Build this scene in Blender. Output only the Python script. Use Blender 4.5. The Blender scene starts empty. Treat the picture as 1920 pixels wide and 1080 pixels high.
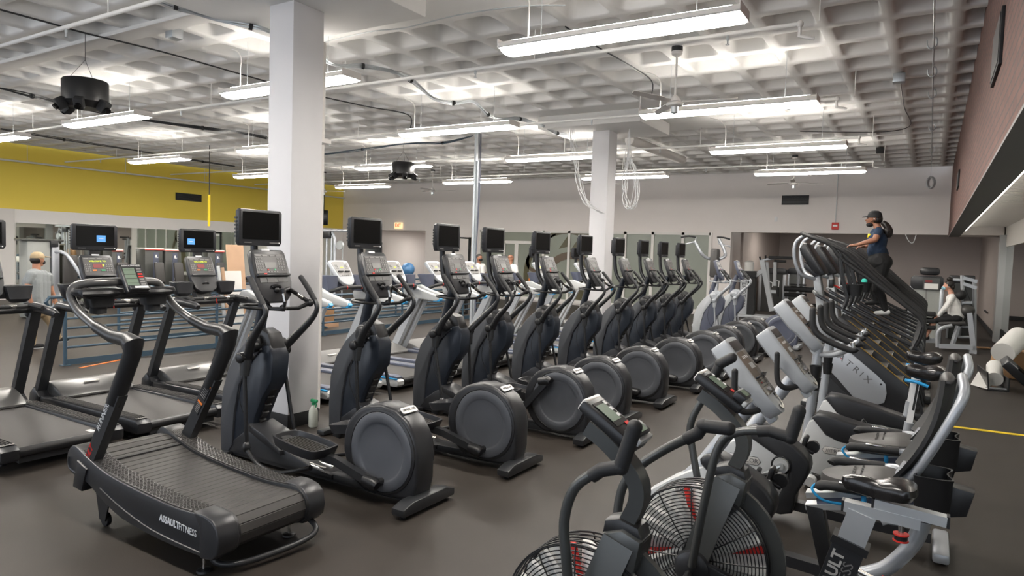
import bpy, bmesh, math, random
from mathutils import Vector, Matrix, Euler
random.seed(7)
S = bpy.context.scene
COL = S.collection
# ---------------------------------------------------------------- camera, world, exposure
F_PX, YAW, PIT, ROL, CH = 1270.5, .55335, .05446, .032485, 2.0
fw = Vector((-math.sin(YAW)*math.cos(PIT), math.cos(YAW)*math.cos(PIT), -math.sin(PIT)))
rt = Vector((math.cos(YAW), math.sin(YAW), 0)); up = rt.cross(fw)
r2 = math.cos(ROL)*rt + math.sin(ROL)*up
u2 = -math.sin(ROL)*rt + math.cos(ROL)*up
CAM = Vector((0, 0, CH))
cd = bpy.data.cameras.new('camera'); cam = bpy.data.objects.new('camera', cd); COL.objects.link(cam)
cd.sensor_width = 36; cd.lens = 36*F_PX/1920; cd.clip_start = .02; cd.clip_end = 200
mw = Matrix((( r2.x, u2.x, -fw.x, 0), (r2.y, u2.y, -fw.y, 0), (r2.z, u2.z, -fw.z, CH), (0, 0, 0, 1)))
cam.matrix_world = mw
S.camera = cam
S.view_settings.view_transform = 'Standard'; S.view_settings.look = 'None'
S.view_settings.gamma = 1; S.view_settings.use_curve_mapping = False
S.view_settings.exposure = 0.35
LAMP = 50.0        # emission of the tube lenses
UPL = 26.0
W = bpy.data.worlds.new('world'); S.world = W; W.use_nodes = True
bg = W.node_tree.nodes['Background']; bg.inputs[0].default_value = (.80, .88, 1, 1); bg.inputs[1].default_value = 1.9

def ray(x, y): return fw + (x-960)/F_PX*r2 - (y-540)/F_PX*u2
def PZ(x, y, z=0): d = ray(x, y); return CAM + d*((z-CH)/d.z)
def PY(x, y, Y): d = ray(x, y); return CAM + d*(Y/d.y)
def PX(x, y, X): d = ray(x, y); return CAM + d*(X/d.x)

# ---------------------------------------------------------------- materials
def mat(name, col, rough=.5, metal=0, noise=0, nscale=20, bump=0, bscale=60, emit=0, spec=.5, coat=0, trans=0, alpha=1, coords='Object', ramp2=None):
    m = bpy.data.materials.new(name); m.use_nodes = True
    nt = m.node_tree; b = nt.nodes['Principled BSDF']
    b.inputs['Base Color'].default_value = (*col, 1); b.inputs['Roughness'].default_value = rough
    b.inputs['Metallic'].default_value = metal; b.inputs['Specular IOR Level'].default_value = spec
    if coat: b.inputs['Coat Weight'].default_value = coat
    if trans: b.inputs['Transmission Weight'].default_value = trans
    if alpha < 1: b.inputs['Alpha'].default_value = alpha
    if emit:
        b.inputs['Emission Color'].default_value = (*col, 1); b.inputs['Emission Strength'].default_value = emit
    tc = nt.nodes.new('ShaderNodeTexCoord')
    if noise:
        n = nt.nodes.new('ShaderNodeTexNoise'); n.inputs['Scale'].default_value = nscale; n.inputs['Detail'].default_value = 5
        nt.links.new(tc.outputs[coords], n.inputs['Vector'])
        mx = nt.nodes.new('ShaderNodeMix'); mx.data_type = 'RGBA'
        c2 = ramp2 or tuple(max(0, c*(1-noise)) for c in col); c1 = col if ramp2 else tuple(min(1, c*(1+noise)) for c in col)
        mx.inputs[6].default_value = (*c1, 1); mx.inputs[7].default_value = (*c2, 1)
        nt.links.new(n.outputs['Fac'], mx.inputs[0]); nt.links.new(mx.outputs[2], b.inputs['Base Color'])
    if bump:
        n2 = nt.nodes.new('ShaderNodeTexNoise'); n2.inputs['Scale'].default_value = bscale; n2.inputs['Detail'].default_value = 3
        nt.links.new(tc.outputs[coords], n2.inputs['Vector'])
        bp = nt.nodes.new('ShaderNodeBump'); bp.inputs['Strength'].default_value = bump; bp.inputs['Distance'].default_value = .01
        nt.links.new(n2.outputs['Fac'], bp.inputs['Height']); nt.links.new(bp.outputs[0], b.inputs['Normal'])
    return m
def brickmat(name, c1, c2, mortar, w, h, size=.012):
    m = mat(name, c1, .85); nt = m.node_tree; b = nt.nodes['Principled BSDF']
    tc = nt.nodes.new('ShaderNodeTexCoord'); sp = nt.nodes.new('ShaderNodeSeparateXYZ'); cb = nt.nodes.new('ShaderNodeCombineXYZ')
    nt.links.new(tc.outputs['Object'], sp.inputs[0]); nt.links.new(sp.outputs['Y'], cb.inputs[0]); nt.links.new(sp.outputs['Z'], cb.inputs[1])
    br = nt.nodes.new('ShaderNodeTexBrick'); nt.links.new(cb.outputs[0], br.inputs['Vector'])
    br.inputs['Color1'].default_value = (*c1, 1); br.inputs['Color2'].default_value = (*c2, 1); br.inputs['Mortar'].default_value = (*mortar, 1)
    br.inputs['Scale'].default_value = 1; br.inputs['Mortar Size'].default_value = size
    br.inputs['Brick Width'].default_value = w; br.inputs['Row Height'].default_value = h
    nt.links.new(br.outputs['Color'], b.inputs['Base Color'])
    return m
M = {}
M['rubber'] = mat('rubber_floor', (.032, .026, .0215), .50, spec=.32, noise=.22, nscale=3, bump=.12, bscale=240)
M['ceil'] = mat('ceiling_paint', (.74, .73, .71), .8, noise=.04, nscale=2)
M['wallgrey'] = mat('grey_wall_paint', (.78, .73, .70), .75, noise=.03, nscale=1.2)
M['walltaupe'] = mat('taupe_wall_paint', (.46, .40, .37), .6, noise=.04, nscale=1.2)
M['yellow'] = mat('yellow_wall_paint', (.92, .71, .10), .6, noise=.03, nscale=.8)
M['white'] = mat('white_paint', (.74, .71, .68), .6)
M['colpaint'] = mat('column_paint', (.66, .65, .66), .6, noise=.03, nscale=3)
M['mirror'] = mat('mirror_glass', (.80, .84, .80), .02, metal=1)
M['mirrordark'] = mat('dark_mirror_glass', (.50, .52, .50), .03, metal=1)
M['brick'] = brickmat('brick', (.205, .105, .085), (.165, .085, .07), (.10, .075, .065), .22, .085, .009)
M['soffit'] = mat('soffit_grey', (.20, .195, .185), .6)
M['black'] = mat('black_plastic', (.012, .012, .013), .38, noise=.12, nscale=40)
M['blackmatte'] = mat('matte_black', (.014, .014, .015), .7)
M['softblack'] = mat('black_foam_grip', (.018, .018, .019), .6, bump=.1, bscale=300)
M['char'] = mat('charcoal_plastic', (.021, .0215, .024), .34, noise=.06, nscale=30)
M['char2'] = mat('slate_shroud', (.050, .053, .060), .42, noise=.05, nscale=10)
M['navy'] = mat('blue_black_shroud', (.014, .018, .026), .32)
M['frame'] = mat('dark_frame_paint', (.020, .021, .023), .33, spec=.6)
M['disc'] = mat('grey_disc', (.072, .076, .086), .42)
M['panel'] = mat('console_panel', (.070, .067, .066), .35, noise=.1, nscale=60)
M['screen'] = mat('dark_screen', (.004, .004, .004), .25, spec=.22)
M['button'] = mat('button_grey', (.20, .195, .19), .5)
M['chrome'] = mat('polished_steel', (.72, .70, .67), .18, metal=1)
M['silver'] = mat('silver_paint', (.40, .42, .45), .36, metal=.35)
M['silver2'] = mat('pale_silver_plastic', (.44, .46, .48), .38)
M['palegrey'] = mat('pale_grey_plastic', (.46, .47, .47), .42)
M['bluegrey'] = mat('blue_grey_plastic', (.085, .095, .135), .4)
M['cyan'] = mat('cyan_trim', (.02, .30, .62), .4)
M['belt'] = mat('running_belt', (.034, .031, .029), .55, noise=.15, nscale=60, bump=.1, bscale=200)
M['hood'] = mat('grey_motor_hood', (.13, .128, .125), .30, metal=.5)
M['greyfabric'] = mat('badge_silver', (.62, .60, .57), .35, metal=.3)
M['badgetext'] = mat('badge_lettering', (.10, .10, .10), .5)
M['whiteink'] = mat('white_lettering', (.75, .75, .75), .5)
M['redink'] = mat('red_lettering', (.62, .02, .015), .5)
M['mustard'] = mat('mustard_edge', (.34, .20, .03), .5)
M['conglass'] = mat('smoky_console_glass', (.17, .145, .12), .22)
M['orange'] = mat('orange_sticker', (.75, .2, .03), .5)
M['red'] = mat('red_plastic', (.62, .03, .02), .4)
M['railblue'] = mat('blue_railing_paint', (.038, .072, .105), .4)
M['tubegrey'] = mat('grey_green_tube', (.085, .088, .086), .32, metal=.45)
M['aluminium'] = mat('brushed_aluminium', (.58, .60, .61), .34, metal=.75)
M['galv'] = mat('galvanised_steel', (.50, .53, .55), .4, metal=.6)
M['leather'] = mat('black_vinyl', (.012, .011, .011), .25, coat=.2)
M['pad'] = mat('grey_foam_pad', (.050, .047, .045), .5)
M['mesh'] = mat('dark_mesh_back', (.022, .022, .023), .6)
M['yel'] = mat('yellow_tape', (.85, .62, .01), .5)
M['wood'] = mat('tan_board', (.55, .35, .22), .6, noise=.12, nscale=4)
M['darkwood'] = mat('dark_step_tread', (.10, .095, .09), .55, noise=.3, nscale=30)
M['card'] = mat('cardboard', (.38, .22, .11), .8, noise=.1, nscale=8)
M['paper'] = mat('white_paper', (.72, .71, .68), .8)
M['glassgrey'] = mat('greenish_glass', (.26, .28, .235), .28, spec=.4, noise=.25, nscale=.6)
M['decal'] = mat('olive_decal', (.085, .075, .035), .35)
M['decal2'] = mat('brown_decal', (.12, .085, .055), .35)
M['skin_a'] = mat('light_brown_skin', (.42, .20, .12), .5)
M['skin_b'] = mat('brown_skin', (.28, .125, .075), .5)
M['skin_c'] = mat('fair_skin', (.60, .31, .22), .5)
M['shirtgrey'] = mat('heather_grey_cotton', (.22, .235, .24), .85, noise=.15, nscale=60)
M['shirtnavy'] = mat('navy_cotton', (.012, .028, .062), .85, noise=.15, nscale=50)
M['shirtwhite'] = mat('white_cotton', (.70, .69, .67), .85, noise=.05, nscale=30)
M['khaki'] = mat('khaki_twill', (.36, .27, .16), .85, noise=.08, nscale=30)
M['blackcloth'] = mat('black_cloth', (.010, .010, .011), .8)
M['hair'] = mat('dark_hair', (.012, .008, .006), .45, noise=.3, nscale=60)
M['maskblue'] = mat('pale_blue_mask', (.28, .52, .62), .8)
M['mint'] = mat('mint_cloth', (.05, .62, .50), .7)
M['green'] = mat('green_plastic', (.02, .32, .12), .4)
M['milky'] = mat('milky_bottle', (.62, .64, .56), .4)
M['maroon'] = mat('dark_red_panel', (.20, .03, .03), .5)
M['greycab'] = mat('grey_cabinet', (.30, .31, .29), .45)
M['darkcab'] = mat('smoked_cabinet', (.060, .062, .058), .3)
M['lens'] = mat('lamp_lens', (1, .95, .88), .5, emit=LAMP)
M['striplens'] = mat('strip_lamp_lens', (1, .94, .84), .5, emit=7)
M['bandwhite'] = mat('white_band_paint', (.92, .89, .86), .6)
M['uplens'] = mat('lamp_top_slot', (1, .95, .88), .5, emit=UPL)
M['exitsign'] = mat('lit_exit_sign', (1, .74, .40), .5, emit=.75)
M['exitred'] = mat('lit_exit_letters', (1, .06, .03), .5, emit=.8)
M['bluescreen'] = mat('lit_blue_tile', (.08, .25, .62), .4, emit=.75)
M['led'] = mat('lit_yellow_digits', (.55, .62, .03), .4, emit=.8)
M['lcd'] = mat('green_lcd', (.16, .21, .16), .25)
M['spot'] = mat('lamp_glint', (1, .85, .65), .4, emit=6)
M['ball'] = mat('blue_gym_ball', (.06, .17, .34), .3)

# ---------------------------------------------------------------- mesh builder
def smooth_pts(pts, k=5, closed=False):
    P = [Vector(p) for p in pts]; n = len(P)
    if n < 3: return P
    out = []
    rng = range(n) if closed else range(n-1)
    for i in rng:
        if closed: a, b, c, d = P[(i-1) % n], P[i], P[(i+1) % n], P[(i+2) % n]
        else: a, b, c, d = P[max(i-1, 0)], P[i], P[i+1], P[min(i+2, n-1)]
        for j in range(k):
            t = j/k
            out.append(.5*((2*b) + (c-a)*t + (2*a-5*b+4*c-d)*t*t + (3*b-a-3*c+d)*t**3))
    if not closed: out.append(P[-1])
    return out
class MB:
    def __init__(s): s.v = []; s.f = []; s.mi = []; s.mats = []; s.cur = 0; s.T = Matrix.Identity(4)
    def m(s, name):
        if name not in s.mats: s.mats.append(name)
        s.cur = s.mats.index(name); return s
    def at(s, loc=(0, 0, 0), rot=(0, 0, 0)): s.T = Matrix.Translation(loc) @ Euler(rot).to_matrix().to_4x4(); return s
    def add(s, vs, fs, T=None):
        o = len(s.v); M_ = s.T @ T if T is not None else s.T
        s.v += [M_ @ Vector(v) for v in vs]; s.f += [tuple(i+o for i in f) for f in fs]; s.mi += [s.cur]*len(fs); return s
    def frombm(s, bm, T=None):
        bm.verts.index_update(); s.add([v.co.copy() for v in bm.verts], [[v.index for v in f.verts] for f in bm.faces], T); bm.free(); return s
    def box(s, c, size, rot=(0, 0, 0), bev=0, seg=2):
        bm = bmesh.new(); bmesh.ops.create_cube(bm, size=1)
        for v in bm.verts: v.co = Vector((v.co.x*size[0], v.co.y*size[1], v.co.z*size[2]))
        if bev: bmesh.ops.bevel(bm, geom=bm.edges[:], offset=min(bev, min(size)*.49), segments=seg, profile=.5, affect='EDGES')
        return s.frombm(bm, Matrix.Translation(c) @ Euler(rot).to_matrix().to_4x4())
    def prism(s, pts, y0, y1, bev=0, plane='xz', sm=0, seg=2):
        if sm: pts = [(p.x, p.y) for p in smooth_pts([(a, b, 0) for a, b in pts], sm, True)]
        bm = bmesh.new()
        def mk(a, b, w): return {'xz': (a, w, b), 'xy': (a, b, w), 'yz': (w, a, b)}[plane]
        A = [bm.verts.new(mk(a, b, y0)) for a, b in pts]; B = [bm.verts.new(mk(a, b, y1)) for a, b in pts]; n = len(pts)
        fa = bm.faces.new(A); fb = bm.faces.new(B[::-1])
        for i in range(n): bm.faces.new((A[i], B[i], B[(i+1) % n], A[(i+1) % n]))
        bmesh.ops.recalc_face_normals(bm, faces=bm.faces[:])
        if bev:
            ed = list(set(fa.edges[:]+fb.edges[:]))
            bmesh.ops.bevel(bm, geom=ed, offset=bev, segments=seg, profile=.5, affect='EDGES', clamp_overlap=True)
        return s.frombm(bm)
    def tube(s, pts, r=.02, n=10, sm=0, closed=False, flat=1.0, upv=None):
        P = smooth_pts(pts, sm, closed) if sm else [Vector(p) for p in pts]
        N = len(P)
        if isinstance(r, (int, float)): R = [r]*N
        else:
            R = []
            for i in range(N):
                t = i/(N-1)*(len(r)-1); a = int(min(t, len(r)-2)); R.append(r[a]+(r[a+1]-r[a])*(t-a))
        vs = []; prev = None
        for i in range(N):
            if closed: d = P[(i+1) % N]-P[i-1]
            else: d = P[min(i+1, N-1)]-P[max(i-1, 0)]
            d = d.normalized() if d.length > 1e-9 else Vector((0, 0, 1))
            if prev is None:
                u = Vector(upv) if upv else (Vector((0, 0, 1)) if abs(d.z) < .9 else Vector((0, 1, 0)))
            else: u = prev
            u = (u-d*u.dot(d)).normalized(); w = d.cross(u); prev = u
            sc = 1
            if not closed and 0 < i < N-1:
                c = (P[i]-P[i-1]).normalized().dot((P[i+1]-P[i]).normalized()); sc = 1/max(.5, math.sqrt(max(0, (1+c)/2)))
            a0_ = math.pi/4 if n == 4 else 0; q4 = 1.2 if n == 4 else 1
            for k in range(n):
                a = 2*math.pi*k/n+a0_; vs.append(P[i]+(u*math.cos(a)*flat*sc+w*math.sin(a)*sc)*R[i]*q4)
        fs = []
        for i in range(N if closed else N-1):
            j = (i+1) % N
            for k in range(n): fs.append((i*n+k, i*n+(k+1) % n, j*n+(k+1) % n, j*n+k))
        if not closed: fs += [tuple(range(n))[::-1], tuple((N-1)*n+k for k in range(n))]
        return s.add(vs, fs)
    def cyl(s, a, b, r, n=16, r1=None):
        return s.tube([a, b], [r, r if r1 is None else r1], n)
    def lathe(s, prof, c=(0, 0, 0), axis='z', n=24, a0=0, a1=2*math.pi, cap=True):
        full = abs(a1-a0-2*math.pi) < 1e-6; m_ = n if full else n+1
        vs = []
        for (r, h) in prof:
            for k in range(m_):
                a = a0+(a1-a0)*k/n; x, y = r*math.cos(a), r*math.sin(a)
                v = {'z': (x, y, h), 'y': (x, h, y), 'x': (h, x, y)}[axis]; vs.append(Vector(v)+Vector(c))
        fs = []
        for i in range(len(prof)-1):
            for k in range(n):
                k2 = (k+1) % m_; fs.append((i*m_+k, i*m_+k2, (i+1)*m_+k2, (i+1)*m_+k))
        if full and cap:
            if prof[0][0] > 1e-6: fs.append(tuple(range(m_)))
            if prof[-1][0] > 1e-6: fs.append(tuple((len(prof)-1)*m_+k for k in range(m_)))
        return s.add(vs, fs)
    def ell(s, c, r, rot=(0, 0, 0), nu=14, nv=9):
        if isinstance(r, (int, float)): r = (r, r, r)
        vs = []; 
        for i in range(1, nv):
            t = math.pi*i/nv
            for k in range(nu):
                a = 2*math.pi*k/nu; vs.append((r[0]*math.sin(t)*math.cos(a), r[1]*math.sin(t)*math.sin(a), r[2]*math.cos(t)))
        vs += [(0, 0, r[2]), (0, 0, -r[2])]; o = (nv-1)*nu
        fs = [(i*nu+k, (i+1)*nu+k, (i+1)*nu+(k+1) % nu, i*nu+(k+1) % nu) for i in range(nv-2) for k in range(nu)]
        fs += [(o, k, (k+1) % nu) for k in range(nu)] + [(o+1, (nv-2)*nu+(k+1) % nu, (nv-2)*nu+k) for k in range(nu)]
        return s.add(vs, fs, Matrix.Translation(c) @ Euler(rot).to_matrix().to_4x4())
    def loft(s, rings, caps=True, closed=False):
        n = len(rings[0]); vs = [p for r in rings for p in r]; fs = []
        L = len(rings)
        for i in range(L if closed else L-1):
            j = (i+1) % L
            for k in range(n): fs.append((i*n+k, i*n+(k+1) % n, j*n+(k+1) % n, j*n+k))
        if caps and not closed: fs += [tuple(range(n))[::-1], tuple((L-1)*n+k for k in range(n))]
        return s.add(vs, fs)
    def text(s, txt, loc, size, xdir, ydir, thick=.0015, align='CENTER', bold=0, shear=0, wide=1):
        cu = bpy.data.curves.new('lettering', 'FONT'); cu.body = txt; cu.size = size; cu.extrude = thick; cu.align_x = align
        cu.align_y = 'CENTER'; cu.offset = bold; cu.resolution_u = 2; cu.shear = shear; cu.space_character = 1.0
        ob = bpy.data.objects.new('lettering', cu); COL.objects.link(ob)
        dg = bpy.context.evaluated_depsgraph_get(); me = bpy.data.meshes.new_from_object(ob.evaluated_get(dg))
        X = Vector(xdir).normalized()*wide; Y = Vector(ydir).normalized(); Zv = Vector(xdir).normalized().cross(Y)
        T = Matrix(((X.x, Y.x, Zv.x, loc[0]), (X.y, Y.y, Zv.y, loc[1]), (X.z, Y.z, Zv.z, loc[2]), (0, 0, 0, 1)))
        s.add([v.co.copy() for v in me.vertices], [tuple(p.vertices) for p in me.polygons], T)
        bpy.data.objects.remove(ob); bpy.data.curves.remove(cu); bpy.data.meshes.remove(me); return s
    def mesh(s, name, ang=40):
        me = bpy.data.meshes.new(name); me.from_pydata([tuple(v) for v in s.v], [], s.f)
        for n in s.mats: me.materials.append(M[n])
        me.polygons.foreach_set('material_index', s.mi)
        bm = bmesh.new(); bm.from_mesh(me); bmesh.ops.recalc_face_normals(bm, faces=bm.faces[:]); bm.to_mesh(me); bm.free()
        if ang:
            me.polygons.foreach_set('use_smooth', [True]*len(me.polygons)); me.set_sharp_from_angle(angle=math.radians(ang))
        me.update(); return me
def part(name, mb, parent=None, label=None, ang=40, loc=None):
    o = bpy.data.objects.new(name, mb.mesh(name, ang)); COL.objects.link(o)
    if parent: o.parent = parent
    if label: o['label'] = label
    if loc: o.location = loc
    return o
def tag(o, label, cat, group=None, kind=None):
    o['label'] = label; o['category'] = cat
    if group: o['group'] = group
    if kind: o['kind'] = kind
    return o
def thing(name, label, cat, loc=(0, 0, 0), rz=0, group=None):
    o = bpy.data.objects.new(name, None); COL.objects.link(o); o.location = loc; o.rotation_euler = (0, 0, rz); o.empty_display_size = .1
    return tag(o, label, cat, group)
def single(name, mb, label, cat, group=None, ang=40, loc=None): return tag(part(name, mb, None, None, ang, loc), label, cat, group)
def struct(name, mb, label=None, ang=30):
    o = part(name, mb, None, label, ang); o['kind'] = 'structure'; o['category'] = name.split('_')[0]
    return o
def dup(root, loc, rz=0, label=None, drop=()):
    r = root.copy(); COL.objects.link(r); r.location = loc; r.rotation_euler = (0, 0, rz)
    if label: r['label'] = label
    def rec(src, dst):
        for ch in list(src.children):
            if ch.name.split('.')[0] in drop: continue
            c = ch.copy(); COL.objects.link(c); c.parent = dst; rec(ch, c)
    rec(root, r); return r
ORD = ['first', 'second', 'third', 'fourth', 'fifth', 'sixth', 'seventh', 'eighth', 'ninth', 'tenth', 'eleventh']

# ================================================================= THE SETTING
XL, YB, XR, ZC = -24.2, 23.5, 1.62, 4.8
HX0, HX1 = -22.2, -19.1            # hallway opening
AX0 = -5.85                        # alcove opening left edge
def sbox(x0, x1, y0, y1, z0, z1): return ((x0+x1)/2, (y0+y1)/2, (z0+z1)/2), (x1-x0, y1-y0, z1-z0)
b = MB().m('rubber'); b.box(*sbox(XL-.2, XR+.2, -4, 33, -.2, 0)); struct('floor', b, 'dark speckled rubber gym floor')
# waffle ceiling
b = MB().m('ceil')
def rr(cx, cy, hx, hy, r, z, k=4):
    out = []
    for (sx, sy, a0) in ((1, 1, 0), (-1, 1, 90), (-1, -1, 180), (1, -1, 270)):
        for j in range(k):
            a = math.radians(a0+90*j/(k-1)); out.append((cx+sx*(hx-r)+r*math.cos(a), cy+sy*(hy-r)+r*math.sin(a), z))
    return out
PXs, x = [], .09
while x > XL-.5: PXs.append(x); x -= .672
PXs = [.761] + PXs
PYs = []
y = 8.95-.735*5
lines = []
yy = 14.30
base = []
for i in range(-14, 20):
    base.append(8.95 + .735*i)
lines = []
for yv in base:
    if yv < 5.0: lines.append(yv-.0)
    else: lines.append(yv)
solid_bands = [(4.95, 5.35), (14.0, 14.35)]
COLS = [(-6.02, 5.12), (-5.98, 13.2)]
def in_head(cx, cy): return any(abs(cx-a) < 1.75 and abs(cy-c-.1) < 1.5 for a, c in COLS)
for i in range(len(PXs)-1):
    for j in range(len(lines)-1):
        x1, x0 = PXs[i], PXs[i+1]; y0, y1 = lines[j], lines[j+1]
        x1 = min(x1, .5) if i == 0 else x1
        cx, cy = (x0+x1)/2, (y0+y1)/2; hx, hy = (x1-x0)/2, (y1-y0)/2
        if cy > YB+.2: continue
        if in_head(cx, cy) or hx < .1:
            b.add([(x0, y0, ZC), (x1, y0, ZC), (x1, y1, ZC), (x0, y1, ZC)], [(0, 1, 2, 3)]); continue
        band = .0
        outer = []
        rh, ry_ = hx-.055, hy-.055
        for bb in solid_bands:
            if y0 < bb[1] and y1 > bb[0]: ry_ = hy-.15
        ring1 = rr(cx, cy, rh, ry_, .09, ZC); ring2 = rr(cx, cy, rh-.02, ry_-.02, .09, ZC+.02)
        ring3 = rr(cx, cy, rh-.07, ry_-.075, .07, ZC+.33); ring4 = rr(cx, cy, rh-.085, ry_-.09, .06, ZC+.345)
        for (px_, py_, pz_) in ring1:
            dx, dy = px_-cx, py_-cy; q = max(abs(dx)/hx, abs(dy)/hy) 
            outer.append((cx+dx/q, cy+dy/q, ZC))
        # pull the corner samples onto the cell corners
        for q in range(4):
            for jj in (1, 2):
                sx = (1, -1, -1, 1)[q]; sy = (1, 1, -1, -1)[q]; outer[q*4+jj] = (cx+sx*hx, cy+sy*hy, ZC)
        o = len(b.v); b.loft([outer, ring1, ring2, ring3, ring4], caps=False); b.add(ring4, [tuple(range(16))])
b.m('ceil').box(*sbox(XL-.3, .5, -4, YB+.3, ZC+.36, ZC+.5))
struct('ceiling', b, 'white painted concrete waffle ceiling', 50)
for (cx, cy), lab in zip(COLS, ('wide white drop panel capping the near column', 'white drop panel capping the far column')):
    b = MB().m('ceil').box(*sbox(cx-1.15, cx+1.1, cy-.85, cy+.85, 4.55, 4.802), bev=.02)
    struct('trim_%d' % (1 if cy < 8 else 2), b, lab)
# left wall
b = MB().m('yellow').box(*sbox(XL-.2, XL, -4, YB+.2, 2.80, ZC+.1)); b.m('bandwhite').box(*sbox(XL-.2, XL-.001, -4, YB+.2, 2.36, 2.80)).box(*sbox(XL-.2, XL, -4, YB+.2, 0, .3))
b.box(*sbox(XL-.2, XL-.03, -4, YB+.2, .3, 2.4)); b.m('white').box(*sbox(XL-.1, XL+.05, 9.3, 9.75, 0, 2.8))
struct('wall_left', b, 'yellow wall with white band over mirrors')
b = MB().m('mirror')
for k in range(7):
    y0 = 9.8+k*1.9
    b.box(*sbox(XL-.03, XL+.01, y0, y0+1.88, .3, 2.38))
b = single('wall_mirror', b, 'long mirror panels along the yellow wall, under the white band', 'mirror')
# back wall
b = MB().m('wallgrey')
WX0, WX1 = -16.2, -6.5
b.box(*sbox(XL-.2, HX0, YB, YB+.3, 0, ZC+.1)).box(*sbox(HX0, HX1, YB, YB+.3, 2.78, ZC+.1)).box(*sbox(HX1, WX0, YB, YB+.3, 0, ZC+.1))
b.box(*sbox(WX0, WX1, YB, YB+.3, 2.83, ZC+.1)).box(*sbox(WX1, AX0, YB, YB+.3, 0, ZC+.1)).box(*sbox(AX0, .5, YB, YB+.3, 2.88, ZC+.1)).box(*sbox(.36, XR, 22.3, YB+.3, 2.84, 3.3))
b.box(*sbox(WX0, WX1, YB, YB+.3, 0, .12))
struct('wall_back', b, 'grey painted back wall')
b = MB().m('walltaupe').box(*sbox(AX0-3, XR+.2, 32, 32.2, 0, 4)); b.box(*sbox(AX0-.3, AX0-.05, YB+.3, 25.2, 0, 3.6)).box(*sbox(AX0-.2, AX0+.02, 25.2, 32, 0, 3.6))
struct('wall_alcove', b, 'taupe alcove back wall')
b = MB().m('walltaupe').box(*sbox(AX0-.5, XR+.2, YB+.3, 32.2, 3.3, 3.5)); struct('ceiling_alcove', b)
b = MB().m('walltaupe').box(*sbox(XR-.03, XR+.2, 22.3, 32, 0, 3.6)); struct('wall_alcove_right', b, 'shiny taupe alcove side wall')
M['walltaupe'].node_tree.nodes['Principled BSDF'].inputs['Roughness'].default_value = .45
b = MB().m('blackmatte').box(*sbox(AX0, XR-.03, 31.96, 32, 0, .14)); struct('baseboard_alcove', b)
b = MB().m('blackmatte').box(*sbox(XR-.06, XR-.03, 22.4, 31.9, 0, .14)); struct('baseboard_right', b)
b = MB().m('blackmatte').box(*sbox(WX1, AX0, YB-.02, YB, 0, .14)).box(*sbox(HX1, WX0, YB-.02, YB, 0, .14)); struct('baseboard_back', b)
# hallway
b = MB().m('wallgrey').box(*sbox(HX0-.2, HX0, YB+.3, 29, 0, 2.8)).box(*sbox(HX1, HX1+.2, YB+.3, 27, 0, 2.8)).box(*sbox(HX0-.2, HX1+3, 29, 29.2, 0, 2.8)).box(*sbox(HX0-.2, HX1+3, YB+.3, 29.2, 2.78, 2.95))
struct('wall_hallway', b, 'grey hallway walls beyond the opening')
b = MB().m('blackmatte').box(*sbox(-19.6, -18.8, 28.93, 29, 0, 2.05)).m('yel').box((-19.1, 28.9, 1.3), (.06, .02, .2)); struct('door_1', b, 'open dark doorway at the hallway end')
b = MB().m('navy').box(*sbox(-22.6, -21.6, YB-.10, YB-.02, 0, 2.2), bev=.01); struct('door_2', b, 'navy blue door beside the hallway opening')
t = thing('hallway_light', 'ceiling light inside the hallway opening', 'ceiling light', (-20.4, 26, 2.74)); part('housing', MB().m('white').box((0, 0, 0), (1.2, .3, .05)), t); part('lens', MB().m('lens').box((0, 0, -.03), (1.1, .22, .015)), t)  # lamp added to lift the dark hallway interior
# bulkhead
b = MB().m('brick').box(*sbox(.35, .45, -4, YB, 2.82, ZC+.1)); b.m('soffit').box(*sbox(.345, .60, -4, YB-.7, 2.80, 2.822)).box(*sbox(.58, .60, -4, 22.8, 2.822, 3.07))
struct('wall_right', b, 'red brick bulkhead wall on the right')
b = MB().m('white')
b.box(*sbox(.60, XR+.2, -4, 22.4, 3.09, 3.25))
for k in range(130): b.box(*sbox(.60, XR, -3+k*.2, -3+k*.2+.11, 3.06, 3.095))
struct('ceiling_low', b, 'low corrugated white ceiling over the right aisle')
b = MB().m('striplens').box(*sbox(.665, .715, -1, 22.0, 2.93, 2.965)); b.m('white').box(*sbox(.655, .725, -1, 22.0, 2.966, 3.055))
single('strip_light', b, 'long continuous strip light along the brick bulkhead edge', 'light')
b = MB().m('white').box(*sbox(XR, XR+.2, -4, 22.3, 2.53, 3.2)).m('mirrordark').box(*sbox(XR+.02, XR+.2, -4, 22.1, .36, 2.53)).m('blackmatte').box(*sbox(XR, XR+.2, -4, 22.1, 0, .36))
struct('wall_mirror_right', b, 'dark mirrored wall on the right')
b = MB().m('palegrey').box(*sbox(XR-.13, XR+.03, 21.95, 22.35, 0, 2.84)); struct('trim_3', b, 'pale frame post at the end of the right mirror')
# wall behind the camera with daylight openings
b = MB().m('wallgrey').box(*sbox(XL-.2, XR+.2, -4.2, -4, 0, .5)).box(*sbox(XL-.2, XR+.2, -4.2, -4, 4.2, ZC+.4))
for k in range(9): b.box(*sbox(XL+k*3.2, XL+k*3.2+.25, -4.2, -4, .5, 4.2))
struct('wall_front', b)
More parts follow.
